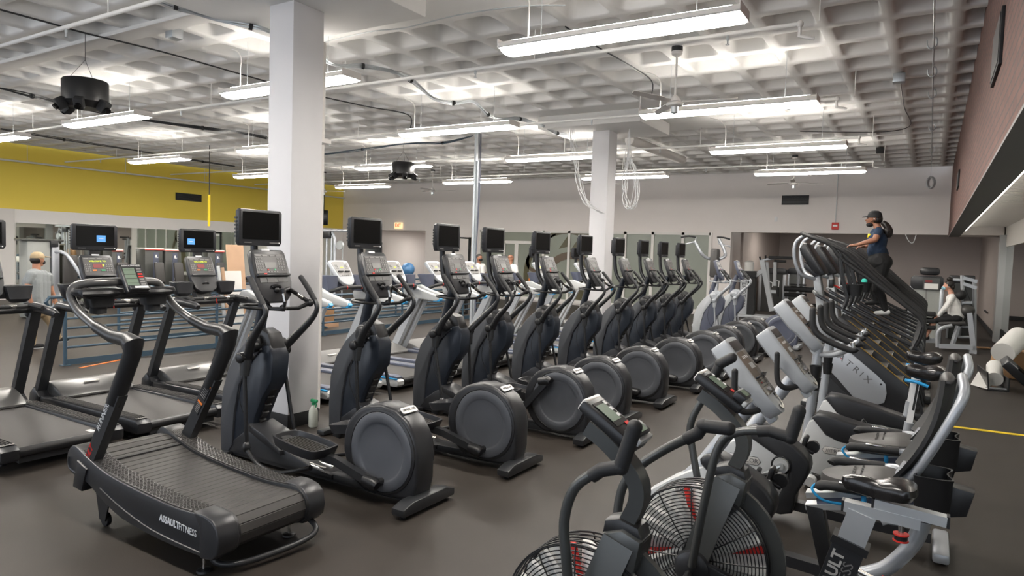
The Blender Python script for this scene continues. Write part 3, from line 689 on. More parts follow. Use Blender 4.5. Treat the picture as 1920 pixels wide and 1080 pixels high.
def silver_treadmill():
    t = thing('treadmill', 'x', 'treadmill', (0, 0, 0), 0, 'silver treadmills behind the ellipticals')
    b = MB()
    for sy in (-1, 1):
        b.m('palegrey').prism([(-2.1, .08), (-.03, .07), (.0, .10), (0, .15), (-.03, .175), (-2.1, .17)], sy*.425-.07, sy*.425+.07, bev=.02)
        b.m('bluegrey').prism([(-1.75, .17), (-.06, .175), (-.05, .205), (-.12, .22), (-1.75, .215)], sy*.41-.06, sy*.41+.06, bev=.008)
        b.m('cyan').box((-.22, sy*.49-.0, .182), (.40, .022, .018), bev=.004)
    part('side_rail', b, t)
    b = MB().m('belt').prism([(-1.95, .15), (-.04, .15), (-.02, .17), (-.03, .185), (-1.95, .18)], -.35, .35).m('black').cyl((-.05, -.35, .14), (-.05, .35, .14), .045)
    part('running_belt', b, t)
    part('deck_frame', MB().m('frame').box((-1.0, 0, .09), (1.9, .7, .06)).box((-1.0, 0, .03), (.1, .6, .06)).box((-1.9, 0, .03), (.1, .6, .06)).box((-.3, 0, .03), (.1, .6, .06)), t)
    b = MB().m('palegrey' if False else 'button').prism([(-1.60, .19), (-1.66, .225), (-1.80, .27), (-2.0, .31), (-2.12, .29), (-2.18, .2), (-2.16, .08), (-1.9, .08)], -.41, .41, bev=.03, seg=3, sm=2)
    b.m('bluegrey').prism([(-1.5, .10), (-2.2, .08), (-2.22, .16), (-1.7, .20)], -.46, .46, bev=.02)
    hood = part('motor_hood', b, t, 'grey motor hood')
    part('badge', MB().m('greyfabric').box((-1.80, 0, .280), (.035, .17, .012), (0, math.radians(18), 0), bev=.005), hood)
    for sy in (-1, 1):
        b = MB().m('silver2').tube([(-2.05, sy*.45, .12), (-1.50, sy*.45, 1.16)], .075, 4, flat=.55, upv=(0, 1, 0))
        b.m('button').tube([(-2.04, sy*.475, .16), (-1.50, sy*.475, 1.14)], .02, 4)
        part('upright', b, t)
        b = MB().m('palegrey').prism([(-1.78, 1.16), (-1.66, 1.13), (-1.05, 1.10), (-.98, 1.14), (-1.0, 1.19), (-1.2, 1.24), (-1.45, 1.30), (-1.6, 1.36), (-1.72, 1.34), (-1.8, 1.26)], sy*.45-.045, sy*.45+.045, bev=.022, seg=3)
        b.m('cyan').prism([(-1.12, 1.095), (-1.0, 1.10), (-.965, 1.14), (-.99, 1.17), (-1.02, 1.13), (-1.12, 1.11)], sy*.45-.035, sy*.45+.035)
        part('arm_rail', b, t)
    b = MB().m('softblack').tube([(-1.50, -.36, 1.30), (-1.38, -.24, 1.36), (-1.36, 0, 1.37), (-1.38, .24, 1.36), (-1.50, .36, 1.30)], .028, 10, sm=3)
    b.m('red').cyl((-1.362, -.16, 1.366), (-1.362, -.15, 1.366), .031).cyl((-1.362, .15, 1.366), (-1.362, .16, 1.366), .031).m('chrome').cyl((-1.40, -.26, 1.352), (-1.372, -.18, 1.363), .031)
    part('front_grip', b, t)
    b = MB()
    for sy in (-1, 1):
        rin = []
        for (k, z, dx) in ((.7, 1.30, .04), (.85, 1.40, .02), (1.0, 1.52, -.02), (1.0, 1.54, -.02), (.86, 1.54, -.02), (.72, 1.42, 0), (.4, 1.36, 0)):
            rin.append(smooth_pts([(-1.62-.10*k+dx, sy*.30-.09*k, z), (-1.62-.10*k+dx, sy*.30+.09*k, z), (-1.62+.11*k+dx, sy*.30+.12*k, z), (-1.62+.11*k+dx, sy*.30-.12*k, z)], 4, True))
        b.m('bluegrey').loft(rin)
    b.m('bluegrey').box((-1.63, 0, 1.38), (.10, .50, .12), (0, -.3, 0), bev=.03)
    part('bottle_tray', b, t)
    b = MB().at((-1.60, 0, 1.56), (0, math.radians(-38), 0))
    out = smooth_pts([(-.17, .24, 0), (-.19, .15, 0), (-.175, .0, 0), (-.14, -.14, 0), (-.06, -.215, 0), (.06, -.215, 0), (.14, -.14, 0), (.175, 0, 0), (.19, .15, 0), (.17, .24, 0)], 3, True)
    b.m('silver2').prism([(p.x, p.y) for p in out], -.03, .03, bev=.015, plane='yz')
    b.m('button').prism([(p.x*.82, p.y*.80+.015) for p in out if p.y > -.12], .028, .035, plane='yz')
    b.m('black').box((.045, -.07, .02), (.03, .10, .018), bev=.004).box((.045, .07, .02), (.03, .10, .018), bev=.004)
    b.m('led').box((.038, 0, .10), (.003, .05, .016)); b.m('whiteink').box((.038, .11, .19), (.003, .03, .03))
    b.m('panel')
    for r_ in range(3):
        for c_ in (-.11, -.08, .08, .11): b.box((.037, c_, .08+r_*.03), (.004, .016, .014))
    for c_ in (-.06, -.02, .02, .06): b.box((.037, c_, -.05), (.004, .022, .018))
    part('console', b, t)
    return t
st0 = silver_treadmill()
SY = [(-6.2, 6.42), (-6.05, 7.55), (-6.0, 8.72), (-5.95, 9.78), (-5.9, 10.85), (-5.85, 11.95), (-5.75, 13.3), (-5.65, 15.2)]
labs = ['silver treadmill partly hidden behind the near column'] + ['%s silver treadmill to the right of the near column' % ORD[i] for i in range(5)] + ['silver treadmill with its own small screen, before the glass door', 'farthest silver treadmill with a small screen, in front of the swirl decal']
for i, (x, y) in enumerate(SY):
    o = st0 if i == 0 else dup(st0, (x, y, 0), 0)
    o.location = (x-.1, y, 0); o['label'] = labs[i]
    if i >= 6:
        b = MB(); tv(b, (-1.80, 0, 2.0), .36, .27); part('screen', b, o, 'small blank screen'); part('screen_bracket', MB().m('black').box((-1.80, 0, 1.78), (.03, .08, .22)), o)

# curved treadmill (hero)
def runner():
    t = thing('curved_treadmill', 'black curved non-motorised treadmill in the left foreground with white side lettering', 'treadmill', (-3.45, 2.8, 0), 0)
    ox = 3.45
    top = [(-5.10, .50), (-5.0, .505), (-4.89, .47), (-4.65, .415), (-4.35, .385), (-4.09, .37), (-3.85, .362), (-3.60, .375)]
    for sy in (-1, 1):
        outer = sy*.40; inner = sy*.255
        side = [(-5.17, .41), (-5.14, .49), (-5.06, .53), (-4.89, .475), (-4.65, .415), (-4.35, .385), (-4.09, .37), (-3.85, .362), (-3.62, .375), (-3.50, .37), (-3.43, .30), (-3.43, .20), (-3.50, .14), (-3.62, .125), (-4.0, .12), (-4.45, .15), (-4.72, .23), (-4.90, .30), (-5.12, .33)]
        side = [(p.x, p.y) for p in smooth_pts([(a+ox, z, 0) for a, z in side], 3, True)]
        b = MB().m('char').prism(side, min(sy*.40, sy*.385), max(sy*.40, sy*.385), bev=.006)
        b.m('black').prism(side, min(sy*.388, sy*.25), max(sy*.388, sy*.25), bev=.003)
        # inset lower groove line
        g = [(-5.14+ox, .44), (-5.13+ox, .36), (-4.95+ox, .335)]
        b.m('frame').tube([(p[0], sy*.402, p[1]) for p in g], .005, 6, sm=3)
        g = [(-4.72, .30), (-4.5, .235), (-4.2, .175), (-3.95, .155), (-3.62, .15), (-3.53, .16)]
        b.tube([(p[0]+ox, sy*.402, p[1]) for p in g], .006, 6, sm=3)
        sd = part('side_panel', b, t, 'black side panel')
        if sy < 0:
            b = MB().m('whiteink')
            b.text('ASSAULT', (-3.915+ox, -.4025, .262), .060, (1, 0, -.03), (0, 0, 1), .001, bold=.0018, wide=.86, shear=.1)
            b.text('FITNESS', (-3.725+ox, -.4025, .255), .060, (1, 0, -.03), (0, 0, 1), .001, wide=.86)
            part('lettering', b, sd, 'white maker lettering')
        # textured step strip
        b = MB().m('panel')
        P = smooth_pts([(a+ox, 0, z+.004) for a, z in top], 4)
        ya_, yb_ = sorted((sy*.385, sy*.262))
        vs = []; fs = []
        for i, p in enumerate(P): vs += [(p.x, ya_, p.z+.001), (p.x, yb_, p.z+.001)]
        for i in range(len(P)-1): fs.append((2*i, 2*i+1, 2*i+3, 2*i+2))
        b.add(vs, fs)
        b.m('belt')
        for i in range(0, 96):
            tt = i/95*(len(P)-1); a = int(min(tt, len(P)-2)); p = P[a].lerp(P[a+1], tt-a); q = P[a+1]-P[a]; ang = -math.atan2(q.z, q.x)
            for j in range(5):
                yy_ = ya_+.014+j*.024+(i % 2)*.011
                b.box((p.x, yy_, p.z+.0025), (.010, .015, .004), (0, ang, 0))
        part('foot_strip', b, t, 'textured foot strip', ang=0)
        # rear drum cap
        b = MB().m('char'); cap = [(-3.66, .385), (-3.56, .388), (-3.48, .37), (-3.435, .33), (-3.415, .25), (-3.43, .18), (-3.48, .135), (-3.58, .12), (-3.60, .13), (-3.60, .30)]
        b.prism([(a+ox, z) for a, z in cap], min(sy*.41, sy*.262), max(sy*.41, sy*.262), bev=.012, seg=3); part('rear_cover', b, t)
    # slat belt
    b = MB()
    P = smooth_pts([(a+ox, 0, z-.02) for a, z in top] + [(-3.50+ox, 0, .352), (-3.445+ox, 0, .30), (-3.435+ox, 0, .23), (-3.47+ox, 0, .17), (-3.55+ox, 0, .14)], 6)
    L = [0]
    for i in range(1, len(P)): L.append(L[-1]+(P[i]-P[i-1]).length)
    def atl(s_):
        for i in range(1, len(P)):
            if L[i] >= s_: return P[i-1].lerp(P[i], (s_-L[i-1])/(L[i]-L[i-1])), (P[i]-P[i-1]).normalized()
        return P[-1], (P[-1]-P[-2]).normalized()
    s_ = .02
    while s_ < L[-1]:
        p, d = atl(s_); b.m('belt').box(p+Vector((d.z, 0, -d.x))*.012*(-1 if False else 1), (.055, .515, .020), (0, -math.atan2(d.z, d.x), 0), bev=.003, seg=1)
        s_ += .0585
    part('slat_belt', b, t, 'rubber slat belt')
    part('inner_frame', MB().m('blackmatte').box((-4.25+ox, 0, .22), (1.5, .56, .10)).box((-4.95+ox, 0, .40), (.25, .56, .08)), t)
    # uprights with gooseneck handle
    for sy in (-1, 1):
        y_ = sy*.355
        b = MB().m('frame').tube([(-5.0+ox, y_, .30), (-4.56+ox, y_, .98)], .060, 4, flat=.62, upv=(0, 1, 0))
        b.m('black').prism([(-5.07+ox, .24), (-4.95+ox, .23), (-4.88+ox, .40), (-5.01+ox, .44)], y_-.058, y_+.05, bev=.01)
        up_ = part('upright', b, t)
        d = Vector((.44, 0, .68)).normalized(); n_ = Vector((0, -1, 0))
        if sy < 0:
            u_ = Vector((-d.z, 0, d.x)); yf = y_-.0325
            b = MB().m('redink').text('ASSAULT', Vector((-4.925+ox, yf, .455)), .062, d, u_, .001, bold=.002, shear=.25)
            part('lettering', b, up_, 'red maker lettering'); b = MB().m('whiteink').text('RUNNERELITE', Vector((-4.68+ox, yf, .84)), .058, d, u_, .001, shear=.2, align='CENTER')
            part('lettering', b, up_, 'white model lettering')
        else:
            b = MB()
            yf = -(.032)+y_
            for (s0, col_, w_, h_) in ((.56, 'blackmatte', .13, .075), (.40, 'blackmatte', .10, .06)):
                c_ = Vector((-5.0+ox, yf-.002, .30))+d*s_ if False else Vector((-5.0+ox, y_, .30))+d*(s0+.1)
                b.m(col_).box((c_.x, yf-.003, c_.z), (w_, .003, h_), (0, -math.atan2(d.z, d.x), 0))
                e_ = c_+d*(w_/2+.006); b.m('orange').box((e_.x, yf-.003, e_.z), (.014, .004, h_), (0, -math.atan2(d.z, d.x), 0))
                b.m('button')
                for q in range(6):
                    e_ = c_+d*(-w_/2+.02+q*w_*.14); b.box((e_.x, yf-.005, e_.z), (.004, .002, h_*.75), (0, -math.atan2(d.z, d.x), 0))
            part('warning_sticker', b, up_, 'black and orange warning stickers')
        b = MB().m('black').tube([(-4.62+ox, y_, .90), (-4.41+ox, y_, 1.25), (-4.40+ox, y_, 1.315), (-4.47+ox, y_, 1.335), (-4.66+ox, y_, 1.34), (-4.86+ox, y_, 1.385)], [.060, .058, .056, .050, .044, .038], 12, flat=.9, upv=(0, 1, 0))
        part('corner_cover', b, t)
    hp = [(-4.80, -.355, 1.365), (-4.90, -.355, 1.40), (-5.08, -.355, 1.47), (-5.20, -.35, 1.555), (-5.235, -.33, 1.62), (-5.22, -.28, 1.66), (-5.16, -.16, 1.675), (-5.14, 0, 1.675), (-5.16, .16, 1.675), (-5.22, .28, 1.66), (-5.235, .33, 1.62), (-5.20, .35, 1.555), (-5.08, .355, 1.47), (-4.90, .355, 1.40), (-4.80, .355, 1.365)]
    b = MB().m('hood').tube([(x+ox, y, z) for x, y, z in hp], .031, 12, sm=4)
    part('handlebar', b, t, 'grey bent handlebar')
    b = MB()
    for sy in (-1, 1):
        cy_ = sy*.20; rin = []
        for (k, z) in ((.55, 1.50), (.62, 1.56), (1.0, 1.585), (1.06, 1.61), (1.0, 1.63), (.74, 1.63), (.68, 1.60), (.5, 1.54)):
            rin.append(smooth_pts([(-5.20+ox+.08*(1-k), cy_-.13*k, z), (-5.20+ox+.08*(1-k), cy_+.13*k, z), (-5.10+ox, cy_+.155*k, z), (-5.08+ox+.02*k, cy_+.1*k, z), (-5.08+ox+.02*k, cy_-.1*k, z), (-5.10+ox, cy_-.155*k, z)], 4, True))
        b.m('black').loft(rin)
        b.m('blackmatte').lathe([(.0, 1.44), (.055, 1.45), (.06, 1.54)], (-5.14+ox, cy_, 0), n=18)
        b.m('black').tube([(-5.06+ox, cy_-.15, 1.60), (-5.04+ox, cy_, 1.60), (-5.10+ox, cy_+.15, 1.60)], .022, 8, sm=3)
    b.m('black').box((-5.10+ox, 0, 1.58), (.07, .40, .05), bev=.015)
    part('cup_tray', b, t, 'tray with two cup holders')
    b = MB().at((-5.04+ox, .0, 1.70), (0, math.radians(-33), 0))
    b.m('black').box((0, 0, 0), (.04, .17, .24), bev=.012); b.m('lcd').box((.021, -.025, .01), (.003, .085, .15)); b.m('blackmatte')
    for q in range(4): b.box((.0225, -.025, -.045+q*.037), (.003, .085, .0025))
    b.m('whiteink').text('ASSAULTFITNESS', (.0215, 0, .103), .018, (0, 1, 0), (0, 0, 1), .0005)
    for q in range(7): b.m('redink' if q in (2, 3) else 'button').box((.0215, .048, .075-q*.022), (.003, .035, .012))
    b.m('char').box((.03, 0, -.095), (.04, .15, .035), bev=.006); b.m('whiteink').box((.051, .01, -.095), (.002, .10, .016))
    part('monitor', b, t, 'small LCD monitor')
    # rear lift bar, feet, wheels
    b = MB().m('frame').tube([(-3.60+ox, -.33, .15), (-3.56+ox, -.32, .07), (-3.47+ox, -.22, .055), (-3.42+ox, .0, .055), (-3.40+ox, .24, .065), (-3.42+ox, .33, .10), (-3.52+ox, .34, .15)], .019, 10, sm=4); part('lift_bar', b, t)
    for sy in (-.34, .30): part('leveling_foot', MB().m('chrome').cyl((-3.65+ox, sy, .02), (-3.65+ox, sy, .14), .010).m('black').lathe([(.045, 0), (.042, .012), (.015, .02)], (-3.65+ox, sy, 0), n=18), t)
    for sy in (-.33, .33):
        part('transport_wheel', MB().m('black').lathe([(.0, -.015), (.045, -.015), (.05, 0), (.045, .015), (0, .015)], (-4.78+ox, sy, .05), 'y', 20).prism([(-4.86+ox, .25), (-4.68+ox, .22), (-4.74+ox, .05), (-4.81+ox, .05)], sy-.03, sy-.02), t)
    return t
runner()

# ---- precor style long console used by the recumbent and upright bikes; local frame: top (x0,z0) to bottom (x1,z1)
def bike_console(t, x0, z0, x1, z1):
    d = Vector((x1-x0, 0, z1-z0)); L = d.length; ang = math.atan2(-d.z, d.x)      # slope downwards
    b = MB().at(((x0+x1)/2, 0, (z0+z1)/2), (0, ang, 0))                            # local x runs down the slope, z is the face normal
    h = L/2
    out = smooth_pts([(-h, -.10, 0), (-h, .10, 0), (-h+.04, .135, 0), (-.02, .135, 0), (h*.55, .115, 0), (h*.92, .07, 0), (h, 0, 0), (h*.92, -.07, 0), (h*.55, -.115, 0), (-.02, -.135, 0), (-h+.04, -.135, 0)], 3, True)
    pl = [(p.x, p.y) for p in out]
    rings = []
    for k, z in ((.80, -.075), (.95, -.06), (1, -.02), (1, .01), (.95, .028), (.88, .034)):
        rings.append([(x*(1 if k > .9 else .93), y*k, z + (-.02 if x < 0 and z < 0 else 0)) for x, y in pl])
    b.m('silver2').loft(rings)
    c = part('console', b, t, 'pale silver console')
    b2 = MB(); b2.T = b.T.copy()
    b2.m('panel').box((-h*.78, 0, .034), (h*.26, .215, .008), bev=.003)
    b2.m('conglass').box((-h*.05, 0, .034), (h*1.14, .228, .008), bev=.003)
    b2.m('whiteink')
    for q in range(4): b2.box((-h*.46, -.06+q*.035, .0385), (.02, .012, .002))
    b2.m('palegrey').box((-h*.22, .01, .0385), (.04, .09, .002))
    b2.m('button')
    for r_ in range(4):
        for c_ in (-.07, -.045, -.02, .02, .045, .07): b2.box((h*.16+r_*.022, c_, .0385), (.010, .014, .002))
    b2.m('red').box((h*.22, -.055, .040), (.010, .016, .002))
    part('display', b2, c, 'smoky display panel')
    b3 = MB(); b3.T = b.T.copy(); b3.m('black').box((h*.08, 0, .048), (.012, .22, .03), bev=.003).box((h*.08, .02, .062), (.03, .05, .012), bev=.003); part('shelf', b3, c)
    b4 = MB(); b4.T = b.T.copy(); b4.m('chrome').lathe([(.040, .034), (.058, .034), (.058, .042), (.040, .042), (.040, .034)], (h*.72, 0, 0), n=18, a0=-.9, a1=2.6); b4.m('silver2').box((h*.95, 0, -.06), (.07, .08, .06), bev=.012)
    part('clip_ring', b4, c)
    return c
def badge_on_side(b, x, y, z, w, s=-1):
    w *= 1.25; b.m('char').prism([(x-w/2-.004, z), (x-w/2+.02, z-.032), (x+w/2-.02, z-.032), (x+w/2+.004, z), (x+w/2-.02, z+.034), (x-w/2+.02, z+.034)], y-.002, y+.002)
    b.m('greyfabric').prism([(x-w/2, z), (x-w/2+.02, z-.029), (x+w/2-.02, z-.029), (x+w/2, z), (x+w/2-.02, z+.031), (x-w/2+.02, z+.031)], y-.004, y+.002, bev=.001)
    b.m('badgetext').text('///PRECOR', (x, y-.006, z+.001), .048, (1, 0, 0), (0, 0, 1), .0006)
def recumbent():
    t = thing('recumbent_bike', 'x', 'recumbent bike', (0, 0, 0), 0, 'recumbent exercise bikes')
    b = MB().m('palegrey')
    shell = [(-1.72, .07), (-1.66, .20), (-1.52, .38), (-1.36, .50), (-1.20, .60), (-1.10, .64), (-.92, .56), (-.80, .44), (-.84, .22), (-.92, .08)]
    b.prism(shell, -.085, .085, bev=.02); body = part('drive_shell', b, t, 'pale grey drive shell')
    b = MB(); badge_on_side(b, -1.17, -.088, .43, .20); part('badge', b, body)
    b = MB().m('char').prism([(-1.17, .67), (-1.10, .72), (-1.0, .69), (-.80, .60), (-.70, .50), (-.705, .38), (-.78, .22), (-.80, .08), (-.95, .06), (-.90, .20), (-.84, .40), (-.90, .48), (-1.12, .60)], -.10, .10, bev=.025, seg=3, sm=2)
    part('top_cover', b, t, 'charcoal top cover')
    for sy in (-1, 1):
        b = MB().m('palegrey').lathe([(0, sy*.125), (.055, sy*.125), (.062, sy*.10), (.06, sy*.085)], (-.89, 0, .44), 'y', 20).m('black').lathe([(.065, sy*.08), (.074, sy*.11), (.070, sy*.112), (.06, sy*.10)], (-.89, 0, .44), 'y', 20)
        e = Vector((-.89, sy*.135, .44)); p = Vector((-.89-sy*-1*.145*-1 if False else -.89+sy*.13, sy*.15, .44+sy*.10))
        b.m('aluminium').tube([e, p], .016, 8)
        b.cyl(e-Vector((0, .012, 0)), e+Vector((0, .012, 0)), .026, 14)
        cr = part('crank', b, t)
        pp = p+Vector((0, sy*.07, 0))
        b = MB().m('black').box(pp+Vector((-.02, 0, .01)), (.035, .10, .15), (0, .25, 0), bev=.015).box(pp+Vector((.02, 0, -.03)), (.08, .08, .03), (0, .4, 0), bev=.01)
        b.lathe([(.045, -.022), (.048, -.022), (.048, .022), (.045, .022), (.045, -.022)], pp+Vector((.045, 0, .0)), 'y', 20)
        part('pedal', b, t)
    b = MB().m('silver').tube([(-1.34, 0, .42), (-1.17, 0, .62), (-.86, 0, 1.10), (-.80, 0, 1.20)], .048, 14); part('console_mast', b, t, 'silver mast')
    bike_console(t, -1.06, 1.46, -.70, 1.03)
    for sy in (-1, 1):
        b = MB().m('softblack').tube([(-.80, sy*.03, 1.06), (-.84, sy*.15, 1.05), (-.89, sy*.215, 1.06), (-.93, sy*.225, 1.12), (-.94, sy*.225, 1.30)], .020, 10, sm=4).ell((-.94, sy*.225, 1.30), .020)
        part('front_handle', b, t)
    # floor frame
    b = MB().m('char').tube([(-.85, 0, .13), (-.45, 0, .11), (.10, 0, .10)], .05, 4, flat=.8).m('silver').box((.16, 0, .05), (.10, .52, .07), bev=.02)
    b.tube([(.10, 0, .56), (.06, 0, .40), (-.06, 0, .22), (-.20, 0, .13)], .045, 12, sm=4)
    part('floor_frame', b, t)
    part('front_foot', MB().m('silver').box((-1.5, 0, .05), (.10, .52, .07), bev=.02), t)
    part('front_post', MB().m('black').prism([(-.52, .50), (-.42, .50), (-.33, .08), (-.41, .08)], -.05, .05, bev=.01), t)
    d = Vector((.70, 0, .18)).normalized()
    b = MB().m('aluminium')
    for z_ in (0, -.075): b.tube([Vector((-.52, 0, .56+z_)), Vector((.28, 0, .74+z_))], .055, 4, flat=.35, upv=(0, 0, 1))
    b.m('bluegrey').tube([(-.46, 0, .535), (.24, 0, .69)], .04, 4, flat=.9, upv=(0, 0, 1)).m('char').prism([(.16, .58), (.30, .62), (.33, .76), (.20, .78)], -.06, .06, bev=.012)
    part('seat_rail', b, t, 'aluminium seat rail')
    # seat
    rin = []
    for (k, z) in ((.86, .66), (.98, .675), (1, .71), (.96, .74), (.75, .755), (.3, .755)):
        rin.append([(p.x*k-.23, p.y*k, z+p.x*.10) for p in smooth_pts([(-.22, 0, 0), (-.16, -.13, 0), (.0, -.20, 0), (.17, -.205, 0), (.21, 0, 0), (.17, .205, 0), (0, .20, 0), (-.16, .13, 0)], 4, True)])
    b = MB().m('pad').loft(rin)
    seat = part('seat', b, t, 'dark padded seat')
    b = MB().m('black')
    for r_ in range(6):
        for c_ in range(5): b.box((-.27+r_*.045, -.10+c_*.05+(r_ % 2)*.02, .7575+(-.04+r_*.045)*.1), (.012, .034, .002))
    part('seat_pattern', b, seat)
    # backrest
    bp = lambda s_: Vector((-.03+.20*s_+.05*math.sin(math.pi*s_), 0, .80+.57*s_))
    rin = []
    for i in range(9):
        s_ = i/8; c = bp(s_); w = (.18, .215, .23, .23, .225, .21, .195, .175, .14)[i]; cv = .035
        ring = []
        for (a, dx) in ((-1, cv*-1), (-.6, -.01), (0, .012), (.6, -.01), (1, -cv), (1, -cv+.022), (.6, .018), (0, .045), (-.6, .018), (-1, -cv+.022)): ring.append((c.x+dx, a*w, c.z))
        rin.append(ring)
    b = MB().m('mesh').loft(rin)
    back = part('backrest', b, t, 'dark mesh backrest')
    b = MB().m('button')
    for i in range(4, 15):
        for j in range(5):
            c = bp(i/18); b.box((c.x+.016-abs(j-2)*.006, -.10+j*.05+(i % 2)*.022, c.z), (.005, .030, .006))
    part('mesh_weave', b, back)
    part('head_cap', MB().m('pad').ell((.17, 0, 1.365), (.035, .15, .035)), back)
    b = MB().m('silver')
    b.tube([(.0, -.10, .78), (.05, -.19, .86), (.16, -.215, 1.10), (.24, -.19, 1.30), (.24, -.08, 1.37), (.24, .08, 1.37), (.24, .19, 1.30), (.16, .215, 1.10), (.05, .19, .86), (.0, .10, .78)], .026, 10, sm=4)
    b.prism([(-.10, .68), (.08, .70), (.05, .84), (-.02, .84)], -.10, .10, bev=.015)
    part('back_frame', b, t, 'silver tube back frame')
    for sy in (-1, 1):
        b = MB().m('silver').tube([(-.02, sy*.16, .76), (-.06, sy*.27, .74), (-.14, sy*.285, .73)], .022, 8, sm=3).m('softblack').tube([(-.12, sy*.285, .735), (-.38, sy*.285, .72), (-.42, sy*.27, .70)], .028, 10, sm=3).m('chrome').box((-.26, sy*.29, .752), (.12, .035, .008), bev=.003)
        part('side_grip', b, t)
    b = MB().m('cyan').tube([(-.26, -.12, .58), (-.40, -.20, .60), (-.47, -.20, .66), (-.42, -.16, .70)], .008, 8, sm=4).tube([(-.26, -.12, .58), (-.20, -.16, .60), (-.20, -.16, .66)], .014, 8, sm=3)
    part('adjust_lever', b, t, 'blue adjustment lever')
    rin = []
    for (k, z) in ((.75, .60), (.95, .72), (1.0, .84), (1.04, .86), (.92, .86), (.88, .84), (.70, .66)):
        rin.append([(p.x*k+.13, p.y*k-.13, z) for p in smooth_pts([(-.09, -.13, 0), (.0, -.145, 0), (.09, -.12, 0), (.07, -.03, 0), (.07, .03, 0), (.09, .12, 0), (0, .145, 0), (-.09, .13, 0), (-.06, .03, 0), (-.06, -.03, 0)], 3, True)])
    b = MB().m('black').loft(rin); part('cup_holder', b, t, 'black double cup holder')
    part('power_knob', MB().m('palegrey').lathe([(0, -.16), (.05, -.16), (.05, -.02), (0, -.02)], (-1.2, -.10, .06), 'y', 16), t) if False else None
    return t
rc0 = recumbent()
rc0.location = (-.06, 4.50, 0); rc0['label'] = 'recumbent bike nearest the camera, behind the air bike seat'
dup(rc0, (.0, 5.52, 0), 0, 'second recumbent bike, its backrest just behind the nearer one')

